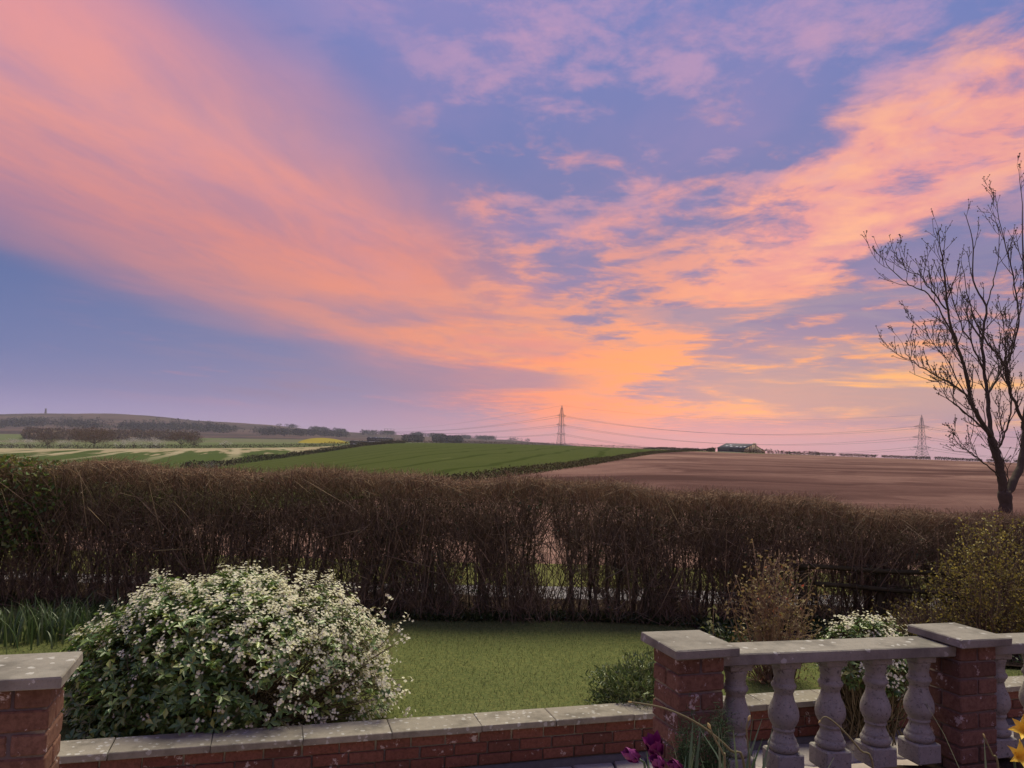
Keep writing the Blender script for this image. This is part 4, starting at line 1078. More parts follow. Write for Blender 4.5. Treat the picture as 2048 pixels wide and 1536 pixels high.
def twig(p, d, L, r, lev):
    n = max(3, int(L / 0.07)); pts = [np.array(p)]; d = np.array(d) / np.linalg.norm(d)
    for k in range(n):
        d = d + np.array([0, 0, 0.10]) + rng.normal(0, 0.10, 3); d /= np.linalg.norm(d); pts.append(pts[-1] + d * L / n)
    tw.poly_tube(pts, np.linspace(r, 0.0022, len(pts)), 4)
    for k in range(1, len(pts)):
        if lev >= 1 or k > len(pts) * 0.5:
            if rng.uniform() < 0.7: buds.append(pts[k] + rng.normal(0, 0.006, 3))
    buds.append(pts[-1])
    if lev < 2:
        for k in range(1, len(pts) - 1):
            if rng.uniform() < (0.62 if lev == 0 else 0.45):
                dd = (pts[k + 1] - pts[k]); dd /= np.linalg.norm(dd); sd_ = rand_dirs(1)[0]; sd_ -= dd * (sd_ @ dd)
                twig(pts[k], dd + sd_ * 0.9 + np.array([0, 0, 0.25]), L * rng.uniform(0.3, 0.55), max(r * 0.55, 0.003), lev + 1)
for Q, rad in tree_segs:
    n = len(Q)
    for k in range(2, n):
        if rad[k] > 0.05: continue
        pr = 0.56 if rad[k] < 0.03 else 0.30
        if rng.uniform() < pr:
            dd = Q[min(k + 1, n - 1)] - Q[k - 1]; dd /= np.linalg.norm(dd) + 1e-9; sd_ = rand_dirs(1)[0]; sd_ -= dd * (sd_ @ dd)
            twig(Q[k], dd * 0.8 + sd_ * 0.8 + np.array([0, 0, 0.35]), rng.uniform(0.3, 0.8) * (1.0 - 0.55 * k / n), min(0.008, rad[k] * 0.6), 0)
tw.obj('twigs', M['ash'], tree)
mb = MB(); bd = np.array(buds); dd = rand_dirs(len(bd), 1.0); mb.tubes(bd - dd * 0.004, bd + dd * 0.012, 0.0065, 0.002, 4); mb.obj('buds', M['ash'], tree)
ml = MB(); n = 90; z = rng.uniform(0.1, 1.3, n); a = rng.uniform(0, 2 * math.pi, n); tb = np.array(at(2012, 1050, TD))
P = np.stack([tb[0] + np.cos(a) * 0.085, tb[1] + np.sin(a) * 0.085, z], 1); ml.leaves(P, rand_dirs(n, -.3), np.stack([np.cos(a), np.sin(a), a * 0 + .3], 1), 0.05, 0.045); ml.obj('ivy', M['ivy'], tree)

# ================================================================== pylons and lines
M['steel'] = mat('galvanised_steel', lambda n, b: n.mix(n.noise(pos(n), 0.4, 3.0), (0.10, 0.10, 0.115), (0.17, 0.17, 0.185)), 0.6)
M['wire'] = mat('conductor', lambda n, b: (0.09, 0.085, 0.10), 0.6)
def pylon(base, H, bh, hw, hl, th, ang, arms, label, sz=0.15):
    """base half width bh, half width at lowest arm hw, at top arm th"""
    root = tag(empty('pylon', base, ang), label, 'pylon', 'steel lattice pylons')
    rot = Matrix.Rotation(ang, 3, 'Z')
    def W_(z):
        return float(np.interp(z, [0, hl, arms[0][0], H * 0.93, H], [bh, hw, th, th * 0.45, 0.12]))
    def pt(sx_, sy_, z): w = W_(z); return np.array(base) + np.array(rot @ Vector((sx_ * w, sy_ * w, z)))
    lv = [0, hl * 0.28, hl * 0.52, hl * 0.75, hl]
    z = hl
    while z < H * 0.93: z += max(1.9 * W_(z), 1.6); lv.append(min(z, H * 0.93))
    for a, b in ((-1, -1), (1, -1), (1, 1), (-1, 1)):
        m = MB()
        for k in range(len(lv) - 1): m.tubes([pt(a, b, lv[k])], [pt(a, b, lv[k + 1])], sz, sz, 4)
        m.tubes([pt(a, b, lv[-1])], [pt(0, 0, H)], sz, sz * .7, 4)
        m.obj('leg', M['steel'], root)
    m = MB(); cs = ((-1, -1), (1, -1), (1, 1), (-1, 1))
    for k in range(len(lv) - 1):
        for i in range(4):
            p, q = cs[i], cs[(i + 1) % 4]
            m.tubes([pt(*p, lv[k]), pt(*q, lv[k])], [pt(*q, lv[k + 1]), pt(*p, lv[k + 1])], sz * .55, sz * .55, 3)
            m.tubes([pt(*p, lv[k + 1])], [pt(*q, lv[k + 1])], sz * .5, sz * .5, 3)
    m.obj('bracing', M['steel'], root)
    tips = []
    for (z, half) in arms:
        for s_ in (-1, 1):
            m = MB(); tip = np.array(base) + np.array(rot @ Vector((s_ * half, 0, z + 0.2)))
            for b in (-1, 1):
                m.tubes([pt(s_, b, z), pt(s_, b, z + 1.9)], [tip, tip], sz * .75, sz * .6, 4)
            for t in (0.3, 0.6):
                m.tubes([pt(s_, -1, z) * (1 - t) + tip * t], [pt(s_, 1, z + 1.9) * (1 - t) + tip * t], sz * .4, sz * .4, 3)
                m.tubes([pt(s_, 1, z) * (1 - t) + tip * t], [pt(s_, -1, z + 1.9) * (1 - t) + tip * t], sz * .4, sz * .4, 3)
            m.obj('crossarm', M['steel'], root)
            m = MB(); lo = tip + np.array([0, 0, -2.8])
            jp = [tip + np.array(rot @ Vector((0, u * 3.6, -0.5 - 2.6 * (1 - u * u)))) for u in np.linspace(-1, 1, 9)]
            m.poly_tube(jp, sz * .4, 3); m.obj('jumper', M['steel'], root)
            tips.append(tip)
    return tips, np.array(base) + np.array([0, 0, H])
D1, D2 = 808.0, 726.0
b1 = at(1121.5, 891, D1); b2 = at(1844, 920, D2)
A1 = [(31.0, 6.4), (21.2, 7.4), (11.8, 6.6)]; A2 = [(31.0, 9.0), (21.0, 11.0), (11.5, 10.2)]
T1, E1 = pylon(tuple(b1), 42.0, 3.5, 2.3, 10.5, 1.5, R(38), A1, 'dark steel pylon on the green hill left of the barn')
T2, E2 = pylon(tuple(b2), 42.5, 5.2, 2.6, 10.5, 1.5, R(12), A2, 'grey steel pylon beyond the ploughed field near the bare tree')
# line gantry half hidden behind the hill
M['gsteel'] = M['steel']
DG = 1100.0
g0 = at(777.5, 884, DG); gan = tag(empty('line_gantry', tuple(g0)), 'steel line gantry showing above the farm roofs on the skyline', 'gantry')
gw = 19 / FPX * DG / 2; gz = at(777.5, 857, DG).z
for k, u in enumerate(np.linspace(-1, 1, 4)):
    m = MB(); m.tubes([(g0.x + u * gw * 1.08, DG, g0.z - 4), (g0.x + u * gw, DG, gz - 5)], [(g0.x + u * gw, DG, gz - 5), (g0.x + u * gw, DG, gz)], 0.28, 0.2, 4); m.obj('mast', M['steel'], gan)
for z in (gz - 4.6, gz - 3.4):
    m = MB(); m.tubes([(g0.x - gw, DG, z)], [(g0.x + gw, DG, z)], 0.36, 0.36, 4); m.obj('beam', M['steel'], gan)
m = MB(); us = np.linspace(-1, 1, 9)
m.tubes([(g0.x + u * gw, DG, gz - 4.6) for u in us[:-1]], [(g0.x + u * gw, DG, gz - 3.4) for u in us[1:]], 0.16, 0.16, 3)
m.tubes([(g0.x + u * gw, DG, gz - 0.4) for u in us[:-1]], [(g0.x + u * gw, DG, gz - 0.4) for u in us[1:]], 0.12, 0.12, 3); m.obj('bracing', M['steel'], gan)
def cable(a, b, sag, label, r=0.085):
    t = np.linspace(0, 1, 33)[:, None]; P = np.array(a) * (1 - t) + np.array(b) * t; P[:, 2] -= (4 * sag * t * (1 - t))[:, 0]
    m = MB(); m.poly_tube(P, r, 4); tag(m.obj('overhead_cable', M['wire']), label, 'cable', 'overhead power cables')
rows = ('top', 'middle', 'lower'); sides_ = ('left', 'right')
GT = [np.array(at(790 + 2 * (k % 2), 862.5 + 1.6 * (k // 2), DG)) for k in range(6)]
off = np.array(at(2420, 905, 640))
for k in range(6):
    rw, sd_ = rows[k // 2], ('near', 'far')[k % 2]
    cable(T1[k], GT[k], 5.0, f'{sd_} {rw} cable running left from the hill pylon to the gantry')
    cable(T1[k], T2[k], 13.0, f'{sd_} {rw} cable slung between the two pylons over the barn')
    cable(T2[k], off + np.array([(-9, 9)[k % 2], 0, 20 - 9.5 * (k // 2)]), 10.0, f'{sd_} {rw} cable from the right pylon past the bare tree')
cable(E1, GT[0] + np.array([0, 0, 3]), 4.0, 'thin earth wire falling left from the tip of the hill pylon', 0.05)
cable(E1, E2, 9.0, 'thin earth wire between the tips of the two pylons', 0.05)

# ================================================================== barn on the skyline
def corr(n, b, a, c_, scale):
    p = objc(n); s_ = n.n('ShaderNodeSeparateXYZ'); n.link(p, s_.inputs[0])
    w = n.m('PINGPONG', s_.outputs[0], scale)
    k = n.noise(p, 0.6, 5.0, 0.65); bump(n, b, w, 0.6, 0.1)
    return n.mix(k, a, c_)
M['roofm'] = mat('grey_sheeting', lambda n, b: corr(n, b, (0.05, 0.05, 0.062), (0.085, 0.082, 0.095), 0.5), 0.8, 0.15)
M['boards'] = mat('dark_boards', lambda n, b: corr(n, b, (0.09, 0.085, 0.095), (0.17, 0.155, 0.165), 0.4), 0.8)
M['tan'] = mat('pale_boards', lambda n, b: corr(n, b, (0.46, 0.34, 0.23), (0.66, 0.52, 0.36), 0.7), 0.9, 0.1)
M['tan2'] = mat('brown_boards', lambda n, b: n.mix(n.noise(pos(n), 0.5, 4.0), (0.30, 0.18, 0.12), (0.44, 0.28, 0.19)), 0.85)
M['concrete'] = mat('pale_concrete', lambda n, b: n.mix(n.noise(pos(n), 0.6, 4.0), (0.36, 0.34, 0.31), (0.5, 0.47, 0.43)), 0.85)
M['skyl'] = mat('skylight_sheet', lambda n, b: (0.36, 0.37, 0.42), 0.6)
BD = 560.0; sc_ = BD / FPX
bc = at(1488.6, 906.0, BD)                       # nearest corner
al = R(33)
ax_ = np.array(at(1435.4, 904.5, BD + 12) - bc) * [1, 1, 0]; ay_ = np.array(at(1523.0, 906.5, BD + 19) - bc) * [1, 1, 0]
Lb = np.linalg.norm(ax_); Wb = np.linalg.norm(ay_); ax_ /= Lb; ay_ /= Wb
barn = tag(empty('barn', tuple(bc)), 'grey roofed barn with pale boarded gable on the skyline', 'barn')
bo = np.array(bc) + np.array([0, 0, -0.6]); He = 8.3 * sc_ + 0.6; Hr = 18.5 * sc_ + 0.6
up_ = np.array([0, 0, 1.0])
def bp(u, v, z): return bo + ax_ * u + ay_ * v + up_ * z
def quad_slab(name, pts, th, material, root):
    p = np.array(pts, float); nrm = np.cross(p[1] - p[0], p[2] - p[0]); nrm /= np.linalg.norm(nrm)
    m = MB(); m.prism(p, nrm * th); return m.obj(name, material, root)
quad_slab('front_wall', [bp(0, 0, 0.9), bp(Lb, 0, 0.9), bp(Lb, 0, He), bp(0, 0, He)], 0.3, M['boards'], barn)
quad_slab('plinth', [bp(-.1, -.12, -1), bp(Lb + .1, -.12, -1), bp(Lb + .1, -.12, 1.1), bp(-.1, -.12, 1.1)], 0.3, M['concrete'], barn)
for k in range(5):
    u = Lb * (k + .5) / 5
    if k == 2: quad_slab('door', [bp(u - 1.4, -.08, 0.9), bp(u + 1.4, -.08, 0.9), bp(u + 1.4, -.08, He - .4), bp(u - 1.4, -.08, He - .4)], 0.1, M['roofm'], barn)
nb = 8
for k in range(nb):
    v0, v1 = Wb * k / nb, Wb * (k + 1) / nb - 0.05
    zf = lambda v: He + (Hr - He) * (1 - abs(2 * v / Wb - 1))
    vm = [v0, v1]
    quad_slab('gable_panel', [bp(0.02, v0, 0.0), bp(0.02, v1, 0.0), bp(0.02, v1, zf(v1)), bp(0.02, v0, zf(v0))], 0.25, M['tan2'] if k in (2,) else M['tan'], barn)
quad_slab('rear_gable', [bp(Lb, 0, 0), bp(Lb, Wb, 0), bp(Lb, Wb, He), bp(Lb, Wb / 2, Hr - .3), bp(Lb, 0, He)], -0.2, M['boards'], barn)
ov = 0.7; sl = (Hr - He) / (Wb / 2)
roof = quad_slab('roof', [bp(-.5, -ov, He - ov * sl), bp(Lb + .5, -ov, He - ov * sl), bp(Lb + .5, Wb / 2, Hr), bp(-.5, Wb / 2, Hr)], -0.25, M['roofm'], barn)
quad_slab('roof', [bp(-.5, Wb / 2, Hr), bp(Lb + .5, Wb / 2, Hr), bp(Lb + .5, Wb + ov, He - ov * sl), bp(-.5, Wb + ov, He - ov * sl)], -0.25, M['roofm'], barn)
for (u, t) in ((0.10, 0.28), (0.22, 0.20), (0.38, 0.24), (0.60, 0.26), (0.80, 0.35), (0.72, 0.55)):
    a0, a1 = Lb * u - 0.9, Lb * u + 0.9; v0, v1 = Wb / 2 * t, Wb / 2 * (t + 0.14)
    quad_slab('skylight', [bp(a0, v0, He + v0 * sl + .30), bp(a1, v0, He + v0 * sl + .30), bp(a1, v1, He + v1 * sl + .30), bp(a0, v1, He + v1 * sl + .30)], 0.1, M['skyl'], roof)
# tall end bay and lean-to
m = MB(); tb_ = bp(0.8, Wb * 0.64, 0); k = 14; rr = 4.4 * sc_
ring = [(math.cos(2 * math.pi * i / k) * rr, math.sin(2 * math.pi * i / k) * rr) for i in range(k)]
hh = [0, Hr - 1.2, Hr + .1, Hr + .8, Hr + 1.0]; rs = [1, 1, .96, .7, .2]; V = []
for h_, q in zip(hh, rs): V += [(tb_[0] + x * q, tb_[1] + y * q, tb_[2] + h_) for x, y in ring]
m.put(V, [[j * k + i, j * k + (i + 1) % k, (j + 1) * k + (i + 1) % k, (j + 1) * k + i] for j in range(4) for i in range(k)], [list(range(4 * k, 5 * k))])
silo = m.obj('silo', M['tan'], barn, True)
quad_slab('lean_to_wall', [bp(0.0, Wb, 0), bp(0.0, Wb + 5.5, 0), bp(0.0, Wb + 5.5, He * 0.62), bp(0.0, Wb, He * .95)], 0.2, M['tan2'], barn)
quad_slab('lean_to_roof', [bp(-.3, Wb, He), bp(Lb * .6, Wb, He), bp(Lb * .6, Wb + 6, He * 0.62), bp(-.3, Wb + 6, He * 0.62)], -0.2, M['roofm'], barn)

# flat trailer in the field gateway
tr0 = at(1583, 909.5, 470); tz = float(ground_z(tr0.x, tr0.y)); tz = max(tz, tr0.z - 0.3)
trl = tag(empty('flat_trailer', (tr0.x, tr0.y, tz)), 'small dark flat trailer alone on the skyline right of the barn', 'trailer')
m = MB(); m.box((tr0.x, tr0.y, tz + 1.25), (4.0, 2.0, 0.42)); m.obj('bed', M['boards'], trl)
for u in (-1.6, 1.6):
    m = MB(); m.tubes([(tr0.x + u, tr0.y - 1.0, tz + 0.5)], [(tr0.x + u, tr0.y - 0.75, tz + 0.5)], 0.5, 0.5, 12); m.box((tr0.x + u, tr0.y - .9, tz + .9), (.2, .2, .6)); m.obj('wheel', M['boards'], trl)

# ================================================================== farmstead behind the green hill
def shed(x0, x1, ye, yr, yb, d, dep, label, wallm, roofm):
    a = np.array(at(x0, ye, d)); b = np.array(at(x1, ye, d)); zr = at((x0 + x1) / 2, yr, d + dep / 2).z; zb = at((x0 + x1) / 2, yb, d).z
    root = tag(empty('farm_shed', ((a[0] + b[0]) / 2, d, zb)), label, 'shed', 'farm buildings behind the green hill')
    e = (a[2] + b[2]) / 2; dv = np.array([0, dep, 0])
    m = MB(); m.box(((a[0] + b[0]) / 2, d + dep / 2, (zb - 3 + e) / 2), (b[0] - a[0], dep, e - zb + 3)); m.obj('wall', wallm, root)
    h = np.array([0, 0, zr - e])
    r_ = MB(); r_.prism([a + [-.6, -.8, 0.02], a + dv / 2 + h + [-.6, 0, 0], a + dv + [-.6, .8, 0.02]], (b[0] - a[0] + 1.2, 0, 0)); ro = r_.obj('roof', roofm, root)
    return root, ro, a, b
_, ro, a, b = shed(734, 782, 877.5, 873.0, 884, 930, 22, 'long low dark farm shed with white roof vents', M['boards'], M['roofm'])
for k in range(4):
    p = np.array(at(741 + k * 11, 875.2, 935)); m = MB(); m.box(p, (1.6, 1.6, 1.2)); m.obj('roof_vent', M['skyl'], ro)
shed(721, 766, 885, 881.5, 891, 860, 16, 'brown walled farm shed lowest on the slope', M['tan2'], M['roofm'])
shed(700, 722, 884, 880.5, 890, 900, 14, 'small dark farm shed left of the brown one', M['boards'], M['roofm'])
shed(706, 718, 890.0, 887.5, 893.5, 840, 9, 'little white outbuilding below the farm sheds', M['skyl'], M['skyl'])

# ================================================================== monument on the hill
mp = np.array(at(91, 827.5, 3650)); mz = float(ground_z(mp[0], mp[1])); mt = at(91, 817, 3650).z
M['monu'] = mat('monument_stone', lambda n, b: (0.22, 0.20, 0.19), 0.9)
mon = tag(empty('monument_tower', (mp[0], mp[1], mz)), 'lone stone tower on top of the far hill at left', 'tower')
def ngon(z, r): return [(mp[0] + r * math.cos(2 * math.pi * i / 8), mp[1] + r * math.sin(2 * math.pi * i / 8), z) for i in range(8)]
zs = [(mz - 4, 6.5), (mz + 3, 5.2), (mt - 3, 3.4), (mt - 3, 4.8), (mt, 4.8)]; m = MB(); V = []
for z, r in zs[:3]: V += ngon(z, r)
m.put(V, [[j * 8 + i, j * 8 + (i + 1) % 8, (j + 1) * 8 + (i + 1) % 8, (j + 1) * 8 + i] for j in range(2) for i in range(8)]); m.obj('shaft', M['monu'], mon)
m = MB(); V = []
for z, r in zs[3:]: V += ngon(z, r)
m.put(V, [[i, (i + 1) % 8, 8 + (i + 1) % 8, 8 + i] for i in range(8)], [list(range(8, 16))], [list(range(8))[::-1]]); m.obj('parapet', M['monu'], mon)

# ================================================================== far trees, blossom, hedgerows, woods
M['fartwig'] = leafy('far_twig', [(0.0, (0.085, 0.055, 0.04)), (0.6, (0.13, 0.088, 0.06)), (1.0, (0.18, 0.125, 0.085))], 0.9, 0.1, 0.2)
M['fartrunk'] = mat('far_trunk', lambda n, b: (0.07, 0.055, 0.045), 0.9)
M['blossom'] = leafy('far_blossom', [(0.0, (0.36, 0.34, 0.30)), (1.0, (0.72, 0.69, 0.64))], 0.9, 0.1, 0.2)
M['hedgegreen'] = leafy('far_hedge', [(0.0, (0.035, 0.034, 0.022)), (0.6, (0.065, 0.058, 0.036)), (1.0, (0.11, 0.09, 0.055))], 0.9, 0.1, 0.1)
def far_tree(px_, yb, wpx, hpx, d, label, m_leaf=None, n=2600, group='bare trees beyond the fields', name='bare_tree', cat='tree', trunk=0.22):
    b = np.array(at(px_, yb, d)); b[2] = float(ground_z(b[0], b[1])); s_ = d / FPX
    H = max(at(px_, yb - hpx, d).z - b[2], 2); Wd = wpx * s_ / 2
    root = tag(empty(name, tuple(b)), label, cat, group)
    m = MB(); m.tubes([b - [0, 0, 1]], [b + [0, 0, H * .5]], H * .022, H * .012, 6)
    c = b + np.array([0, 0, H * (0.5 + trunk / 2)])
    nl = 16; lob = rand_dirs(nl, 0.2); ends = c + lob * np.array([Wd * .8, Wd * .6, H * (0.5 - trunk / 2) * .8])
    m.tubes(np.repeat((b + [0, 0, H * trunk])[None], nl, 0), ends, H * .010, H * .003, 4); m.obj('trunk', M['fartrunk'], root)
    k = rng.integers(0, nl, n); R_ = np.array([Wd * .42, Wd * .42, H * .22])
    P = ends[k] + rng.normal(0, 0.5, (n, 3)) * R_; P = P[P[:, 2] > b[2] + H * trunk * .7]; P[:, 2] = np.minimum(P[:, 2], b[2] + H * 1.02); n = len(P)
    mc = MB(); D = rand_dirs(n, 0.4) + (P - c) / np.linalg.norm(P - c, axis=1, keepdims=True); L = H * rng.uniform(.03, .08, n)
    mc.leaves(P, D, rand_dirs(n), L, L * 0.34, 0.1, 0.0); mc.obj('crown', m_leaf or M['fartwig'], root)
far_tree(188, 893, 84, 40, 735, 'largest round bare brown tree beyond the striped field', n=5200)
far_tree(95, 889, 44, 24, 745, 'small round bare tree left of the largest one', n=2400)
far_tree(362, 891, 44, 25, 740, 'bare brown tree standing alone right of the blossom hedge', n=2400)
far_tree(388, 891, 34, 22, 742, 'shorter bare tree touching the lone brown one', n=1800)
for k, (px_, w_, h_, lab) in enumerate([(22, 40, 12, 'white blossom bush at the far left of the field hedge'), (60, 34, 11, 'white blossom bush just left of the small round tree'), (130, 30, 9, 'low white blossom bush between the two round trees'),
        (240, 26, 12, 'white blossom bush right beside the largest bare tree'), (268, 34, 14, 'broad white blossom bush, brightest in the field hedge'), (300, 36, 15, 'tall white blossom bush right of the broad one'), (318, 26, 11, 'low white blossom bush ending the blossom row'), (452, 24, 8, 'single small blossom bush far along the field hedge')]):
    far_tree(px_, 890, w_, h_, 728, lab, M['blossom'], 1500, 'white blossom bushes in the field hedge', 'blossom_bush', 'bush', 0.02)
far_tree(428, 939, 46, 9, 236, 'white blossom bush at the near end of the field boundary hedge', M['blossom'], 900, 'white blossom bushes in the field hedge', 'blossom_bush', 'bush', 0.02)

M['bank'] = leafy('rough_grass', [(0.0, (0.05, 0.048, 0.025)), (0.6, (0.09, 0.085, 0.04)), (1.0, (0.16, 0.135, 0.07))], 0.9, 0.1, 0.1)
def hedgerow(path, h, w, label, material, step=0.8, leaf=0.5, gaps=None, lift=0.0, n_per=14, vary=0.4):
    pts = np.array(path, float); seg = np.linalg.norm(np.diff(pts, axis=0), axis=1); cum = np.concatenate([[0], np.cumsum(seg)])
    s_ = np.arange(0, cum[-1], step); X = np.interp(s_, cum, pts[:, 0]); Y = np.interp(s_, cum, pts[:, 1])
    hh = h * (1 + vary * np.array([mnoise.noise((a * .06, b * .06, 3)) for a, b in zip(X, Y)]) + vary * .5 * rng.uniform(-.5, .5, len(X)))
    if gaps is not None: 
        kp = gaps(s_, X, Y); X, Y, hh = X[kp], Y[kp], hh[kp]
    Z = ground_z(X, Y)
    n = len(X) * n_per; i = np.repeat(np.arange(len(X)), n_per)
    P = np.stack([X[i] + rng.normal(0, w * .4, n), Y[i] + rng.normal(0, w * .4, n), Z[i] + lift + (hh[i] - lift) * rng.uniform(0, 1, n) ** .8], 1)
    ml = MB(); L = leaf * rng.uniform(.6, 1.5, n); ml.leaves(P, rand_dirs(n, .3), rand_dirs(n), L, L * .6, .1, 0)
    root = tag(empty('hedgerow', (X.mean(), Y.mean(), Z.mean())), label, 'hedgerow', 'field hedgerows')
    ml.obj('foliage', material, root)
    ms = MB(); k = np.arange(0, len(X), max(1, int(2.4 / step))); b = np.stack([X[k], Y[k], Z[k] - .3], 1); ms.tubes(b, b + np.array([0, 0, 1]) * (hh[k] * .8)[:, None], .10, .05, 4); ms.obj('stems', M['fartrunk'], root)
hedgerow([(-95, 225), (-95, 420), (-94, 690)], 2.0, 1.2, 'dark hedgerow dividing the striped field from the nearer green field', M['hedgegreen'], 0.7, 0.45, n_per=22)
_ys = np.linspace(50, 398, 30)
hedgerow([(float(plough_x(y)), y) for y in _ys], 0.7, 1.3, 'low rough grassy bank between the green and the ploughed field', M['bank'], 0.35, 0.16, n_per=40)
hedgerow([(-95, 697), (0, 700), (122, 700)], 2.2, 1.6, 'dark hedgerow on the skyline of the green field', M['hedgegreen'], 0.8, 0.6)
hedgerow([(122, 700), (126, 560), (124, 470), (105, 405)], 1.6, 1.5, 'dark hedgerow running from the skyline down to the barn', M['hedgegreen'], 0.8, 0.6)
def _gp(s_, X, Y):
    v = np.sin(s_ * 0.32 + 1.5 * np.sin(s_ * .11)) + 0.6 * np.sin(s_ * 0.83)
    return v > -0.95
hedgerow([(172, 434), (230, 436), (330, 438), (420, 440)], 1.5, 1.0, 'thin gappy hedgerow along the skyline of the ploughed field', M['hedgegreen'], 0.5, 0.40, _gp, 0.15, 34, 0.25)
hedgerow([(-640, 724), (-300, 724), (-97, 722)], 3.4, 2.0, 'dark hedgerow under the blossom along the far side of the striped field', M['hedgegreen'], 1.0, 0.9)
hedgerow([(130, 432), (150, 425), (172, 430)], 1.8, 3.0, 'rough green scrub between the barn and the flat trailer', M['hedgegreen'], 0.5, 0.6)

def woods(name, label, n, fpos, wr, hr, material):
    ico = [(0, 0, 1)] + [(0.894 * math.cos(R(72 * k)), 0.894 * math.sin(R(72 * k)), 0.447) for k in range(5)] + [(0.894 * math.cos(R(72 * k + 36)), 0.894 * math.sin(R(72 * k + 36)), -0.447) for k in range(5)] + [(0, 0, -1)]
    F = [[0, 1 + k, 1 + (k + 1) % 5] for k in range(5)] + [[1 + k, 6 + k, 1 + (k + 1) % 5] for k in range(5)] + [[6 + k, 6 + (k + 1) % 5, 1 + (k + 1) % 5] for k in range(5)] + [[11, 6 + (k + 1) % 5, 6 + k] for k in range(5)]
    X, Y = fpos(n); Z = ground_z(X, Y); n = len(X)
    w_ = rng.uniform(*wr, n); h_ = rng.uniform(*hr, n); K = 26
    D = rand_dirs(n * K); q = np.clip(1 - np.abs(rng.normal(0, .25, n * K)), .2, 1.1); i = np.repeat(np.arange(n), K)
    P = np.stack([X[i], Y[i], Z[i] + h_[i] * .55], 1) + D * np.stack([w_[i], w_[i], h_[i] * .45], 1) * q[:, None] * .8
    m = MB(); L = h_[i] * rng.uniform(.14, .34, n * K); m.leaves(P, D + rand_dirs(n * K) * .7, rand_dirs(n * K), L, L * .7, .1, 0)
    tag(m.obj(name, material), label, 'woodland', kind='stuff')
M['wood'] = leafy('wood_canopy', [(0.0, (0.036, 0.030, 0.033)), (0.7, (0.062, 0.048, 0.048)), (1.0, (0.095, 0.072, 0.062))], 0.95, 0.1, 0.0)
def _w1(n):
    px_ = rng.uniform(-350, 700, n); d = rng.normal(2550, 150, n) + 130 * np.sin(px_ * .02); kp = np.sin(px_ * .021 + 1) + np.sin(px_ * .047) + rng.normal(0, .5, n) > -0.9
    px_, d = px_[kp], d[kp]; return xy_of(px_) * d, d
woods('woodland', 'dark belt of woodland along the flank of the far hill', 3000, _w1, (7, 13), (11, 18), M['wood'])
def _w2(n):
    px_ = 60 + 340 * rng.uniform(0, 1, n) ** 1.6; d = rng.normal(1450, 70, n) + px_ * .3; return xy_of(px_) * d, d
woods('copse', 'brown bare copse on the rise behind the round field trees', 700, _w2, (4, 8), (13, 20), M['fartwig'])
def _w3(n):
    a = rng.uniform(size=n) < .75; px_ = np.where(a, rng.uniform(872, 925, n), rng.uniform(812, 848, n)); d = rng.normal(1900, 60, n); return xy_of(px_) * d, d
woods('copse', 'small dark copse on the far slope left of the hill pylon', 320, _w3, (5, 9), (12, 18), M['wood'])
def _w4(n):
    px_ = rng.uniform(560, 1060, n); d = rng.normal(3400, 150, n); kp = np.sin(px_ * .06) + np.sin(px_ * .13) + rng.normal(0, .4, n) > 0.2
    px_, d = px_[kp], d[kp]; return xy_of(px_) * d, d
woods('skyline_wood', 'ragged line of trees where the far hill runs down to the right', 1300, _w4, (7, 13), (10, 18), M['wood'])

# ================================================================== spring flowers by the balustrade
M['tulip'] = mat('purple_petal', lambda n, b: n.mix(n.noise(objc(n), 40.0, 4.0, 0.6), (0.10, 0.007, 0.06), (0.20, 0.018, 0.13)), 0.5)
M['tulip2'] = mat('mauve_petal', lambda n, b: n.mix(n.noise(objc(n), 40.0, 4.0, 0.6), (0.15, 0.02, 0.10), (0.26, 0.045, 0.19)), 0.5)
M['ypetal'] = mat('yellow_petal', lambda n, b: n.mix(n.noise(objc(n), 40.0, 4.0, 0.6), (0.78, 0.46, 0.03), (0.88, 0.60, 0.08)), 0.5)
M['bulbleaf'] = leafy('bulb_leaf', [(0.0, (0.05, 0.085, 0.045)), (0.6, (0.09, 0.135, 0.075)), (1.0, (0.16, 0.19, 0.10))], 0.4, 0.4, 0.2)
M['drystem'] = mat('dry_stem', lambda n, b: n.mix(n.noise(pos(n), 30.0, 4.0), (0.10, 0.085, 0.04), (0.20, 0.17, 0.085)), 0.7)
M['seedhead'] = mat('papery_head', lambda n, b: (0.42, 0.32, 0.13), 0.8)
M['fennel'] = leafy('feathery_leaf', [(0.0, (0.018, 0.04, 0.016)), (1.0, (0.045, 0.085, 0.035))], 0.6, 0.2, 0.2)

def petal_mesh(L, Wd, cup, flare, material, name='petal', nu=5, nv=7):
    V = []
    for j in range(nv):
        v = j / (nv - 1)
        r = cup * math.sin(min(v * 2.4, math.pi / 2)) * (1 - 0.25 * v) + flare * v ** 3
        z = L * v * (1 - 0.25 * max(0, flare) / max(cup, 1e-6) * v ** 2 * 0.3)
        hw = Wd * math.sin(math.pi * (0.10 + 0.90 * v) ** 0.85) ** 0.8 if v < 1 else 0.0006
        for i in range(nu):
            u = i / (nu - 1) * 2 - 1
            V.append((u * hw, -(r - (u * u) * hw * hw / (2 * max(cup, .006)) * 0.9), z + (0.003 * math.sin(5 * u + 9 * v))))
    F = [[j * nu + i, j * nu + i + 1, (j + 1) * nu + i + 1, (j + 1) * nu + i] for j in range(nv - 1) for i in range(nu - 1)]
    return np_mesh(name, V, np.array(F), material, True)

